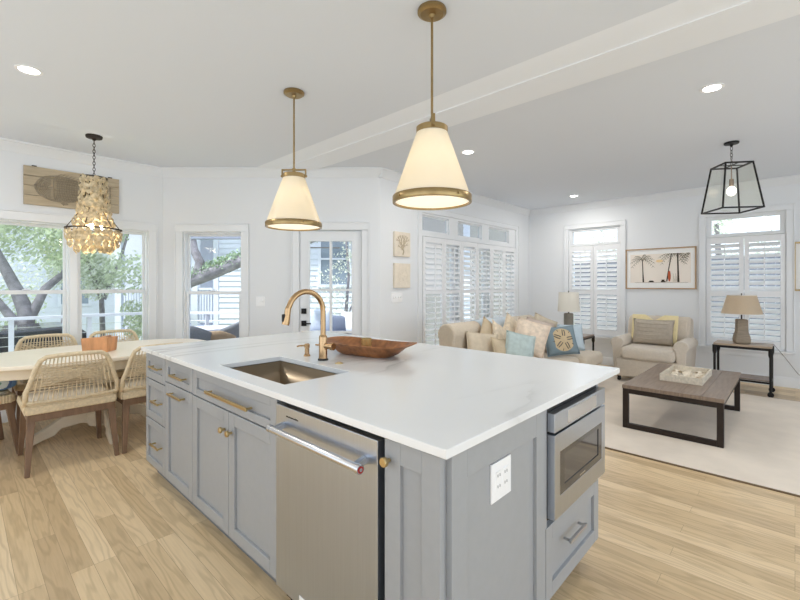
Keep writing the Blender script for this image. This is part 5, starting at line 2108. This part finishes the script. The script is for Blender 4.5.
for a, c_ in zip(pp[1:], pp[2:]):
    for i in range(7):
        p_ = a + (c_ - a) * (i / 7)
        bl.append((p_.x, p_.y, p_.z + .13, .17))
        bl.append((p_.x, p_.y, p_.z + .02, .15))
leaves(b, bl, 70, .036, rnd)
tag(b.build('fern', FERN, t, recalc=False), kind='stuff')
# trees outside the right wall
for (x, y, s_, l) in ((14.0, 3.6, 31, 'leafy tree outside the left living room window'), (15.5, 1.6, 32, 'pale tree outside between the living room windows'), (14.0, -.6, 33, 'pale tree outside the right living room window')):
    tree(l, Vector((x, y, 0)), [([(0, 0, -.9), (.1, 0, 1.2), (0, .1, 3.2)], .14, .06)], rblobs(9, .9, .9, 1.3, 4.2, .5, .8, rd), s_, LEAF2, 130, .08)

t = thing('louver_gap_backdrop', 'dark blue-grey board fence added outside so the window shutter gaps look dark', 'fence', (11.9, 0, -.9))
b = B()
for i in range(70):
    b.box(0, .025, -6.0 + i * .15, -6.0 + i * .15 + .146, 0, 2.9)
b.build('boards', mat('blue_grey_boards', S(98, 102, 116), .8, noise=.06), t)  # added backdrop, boards coloured dark to deepen the lines between louvers
b = B()
for k in range(5):
    b.box(.026, .12, -6.0 + k * 2.6, -5.9 + k * 2.6, 0, 2.9)
b.box(.026, .07, -6.0, 4.5, 2.3, 2.4)
b.box(.026, .07, -6.0, 4.5, .4, .5)
b.build('rail', SIDING, t)

# street, parked car
b = B().box(-18, 12, 15.6, 19.4, -.9, -.89)
tag(b.build('street', ROAD), 'pale asphalt street beyond the trees', 'street', kind='structure')
def car(loc, rz, label, m):
    t = thing('car', label, 'car', loc, rz, group='parked cars')
    b = B()
    body = [(-2.1, .30), (-2.15, .65), (-2.0, .88), (-1.1, .98), (1.05, .95), (1.95, .80), (2.15, .62), (2.12, .30)]
    b.prism(body, lambda p, s_: (p[0], s_, p[1]), -.85, .85)
    b.build('body', m, t, bev=.08, seg=3)
    b = B()
    b.prism([(-1.5, .95), (-1.0, 1.42), (.25, 1.45), (1.0, .95)], lambda p, s_: (p[0], s_, p[1]), -.72, .72)
    b.build('cabin', CARG, t, bev=.06, seg=3)
    for x_ in (-1.35, 1.35):
        for y_ in (-.80, .80):
            B().lathe([(.0001, -.1), (.2, -.1), (.32, -.08), (.32, .08), (.2, .1), (.0001, .1)], (x_, y_, .32), 24, 'y').build('wheel', TIRE, t)
    return t
cr = car((1.15, 9.75, -.9), R(4), 'dark grey car parked beyond the deck railing outside the dining windows', CARM)
cr.scale = (.9, .9, 1.08)
b = B()

# far facade behind the trees
t = thing('far_house', 'pale house across the street behind the dining window trees', 'house', (2.4, 21.5, -.9))
b = B()
boards(b, -7, 7, 0, 5.2, 0, .2)
b.build('clapboard_wall', SIDING, t)
B().box(-7, 7, .01, 6, 0, 5.2).build('wall', SIDING, t)
B().prism([(-.6, 5.1), (3, 7.6), (6.6, 5.1)], lambda p, s_: (s_, p[0], p[1]), -7.5, 7.5).build('roof', ROOFM, t)
for x_ in (-4.5, -1.8, .9, 3.6):
    b = B()
    rect_frame(b, x_ - .55, x_ + .55, 1.4, 3.2, -.08, 0.0, .1)
    wf = b.build('window', SIDING, t)
    B().box(x_ - .5, x_ + .5, -.05, -.02, 1.45, 3.15).build('pane', mat('far_pane', S(130, 144, 160), .1, noise=.1), wf)
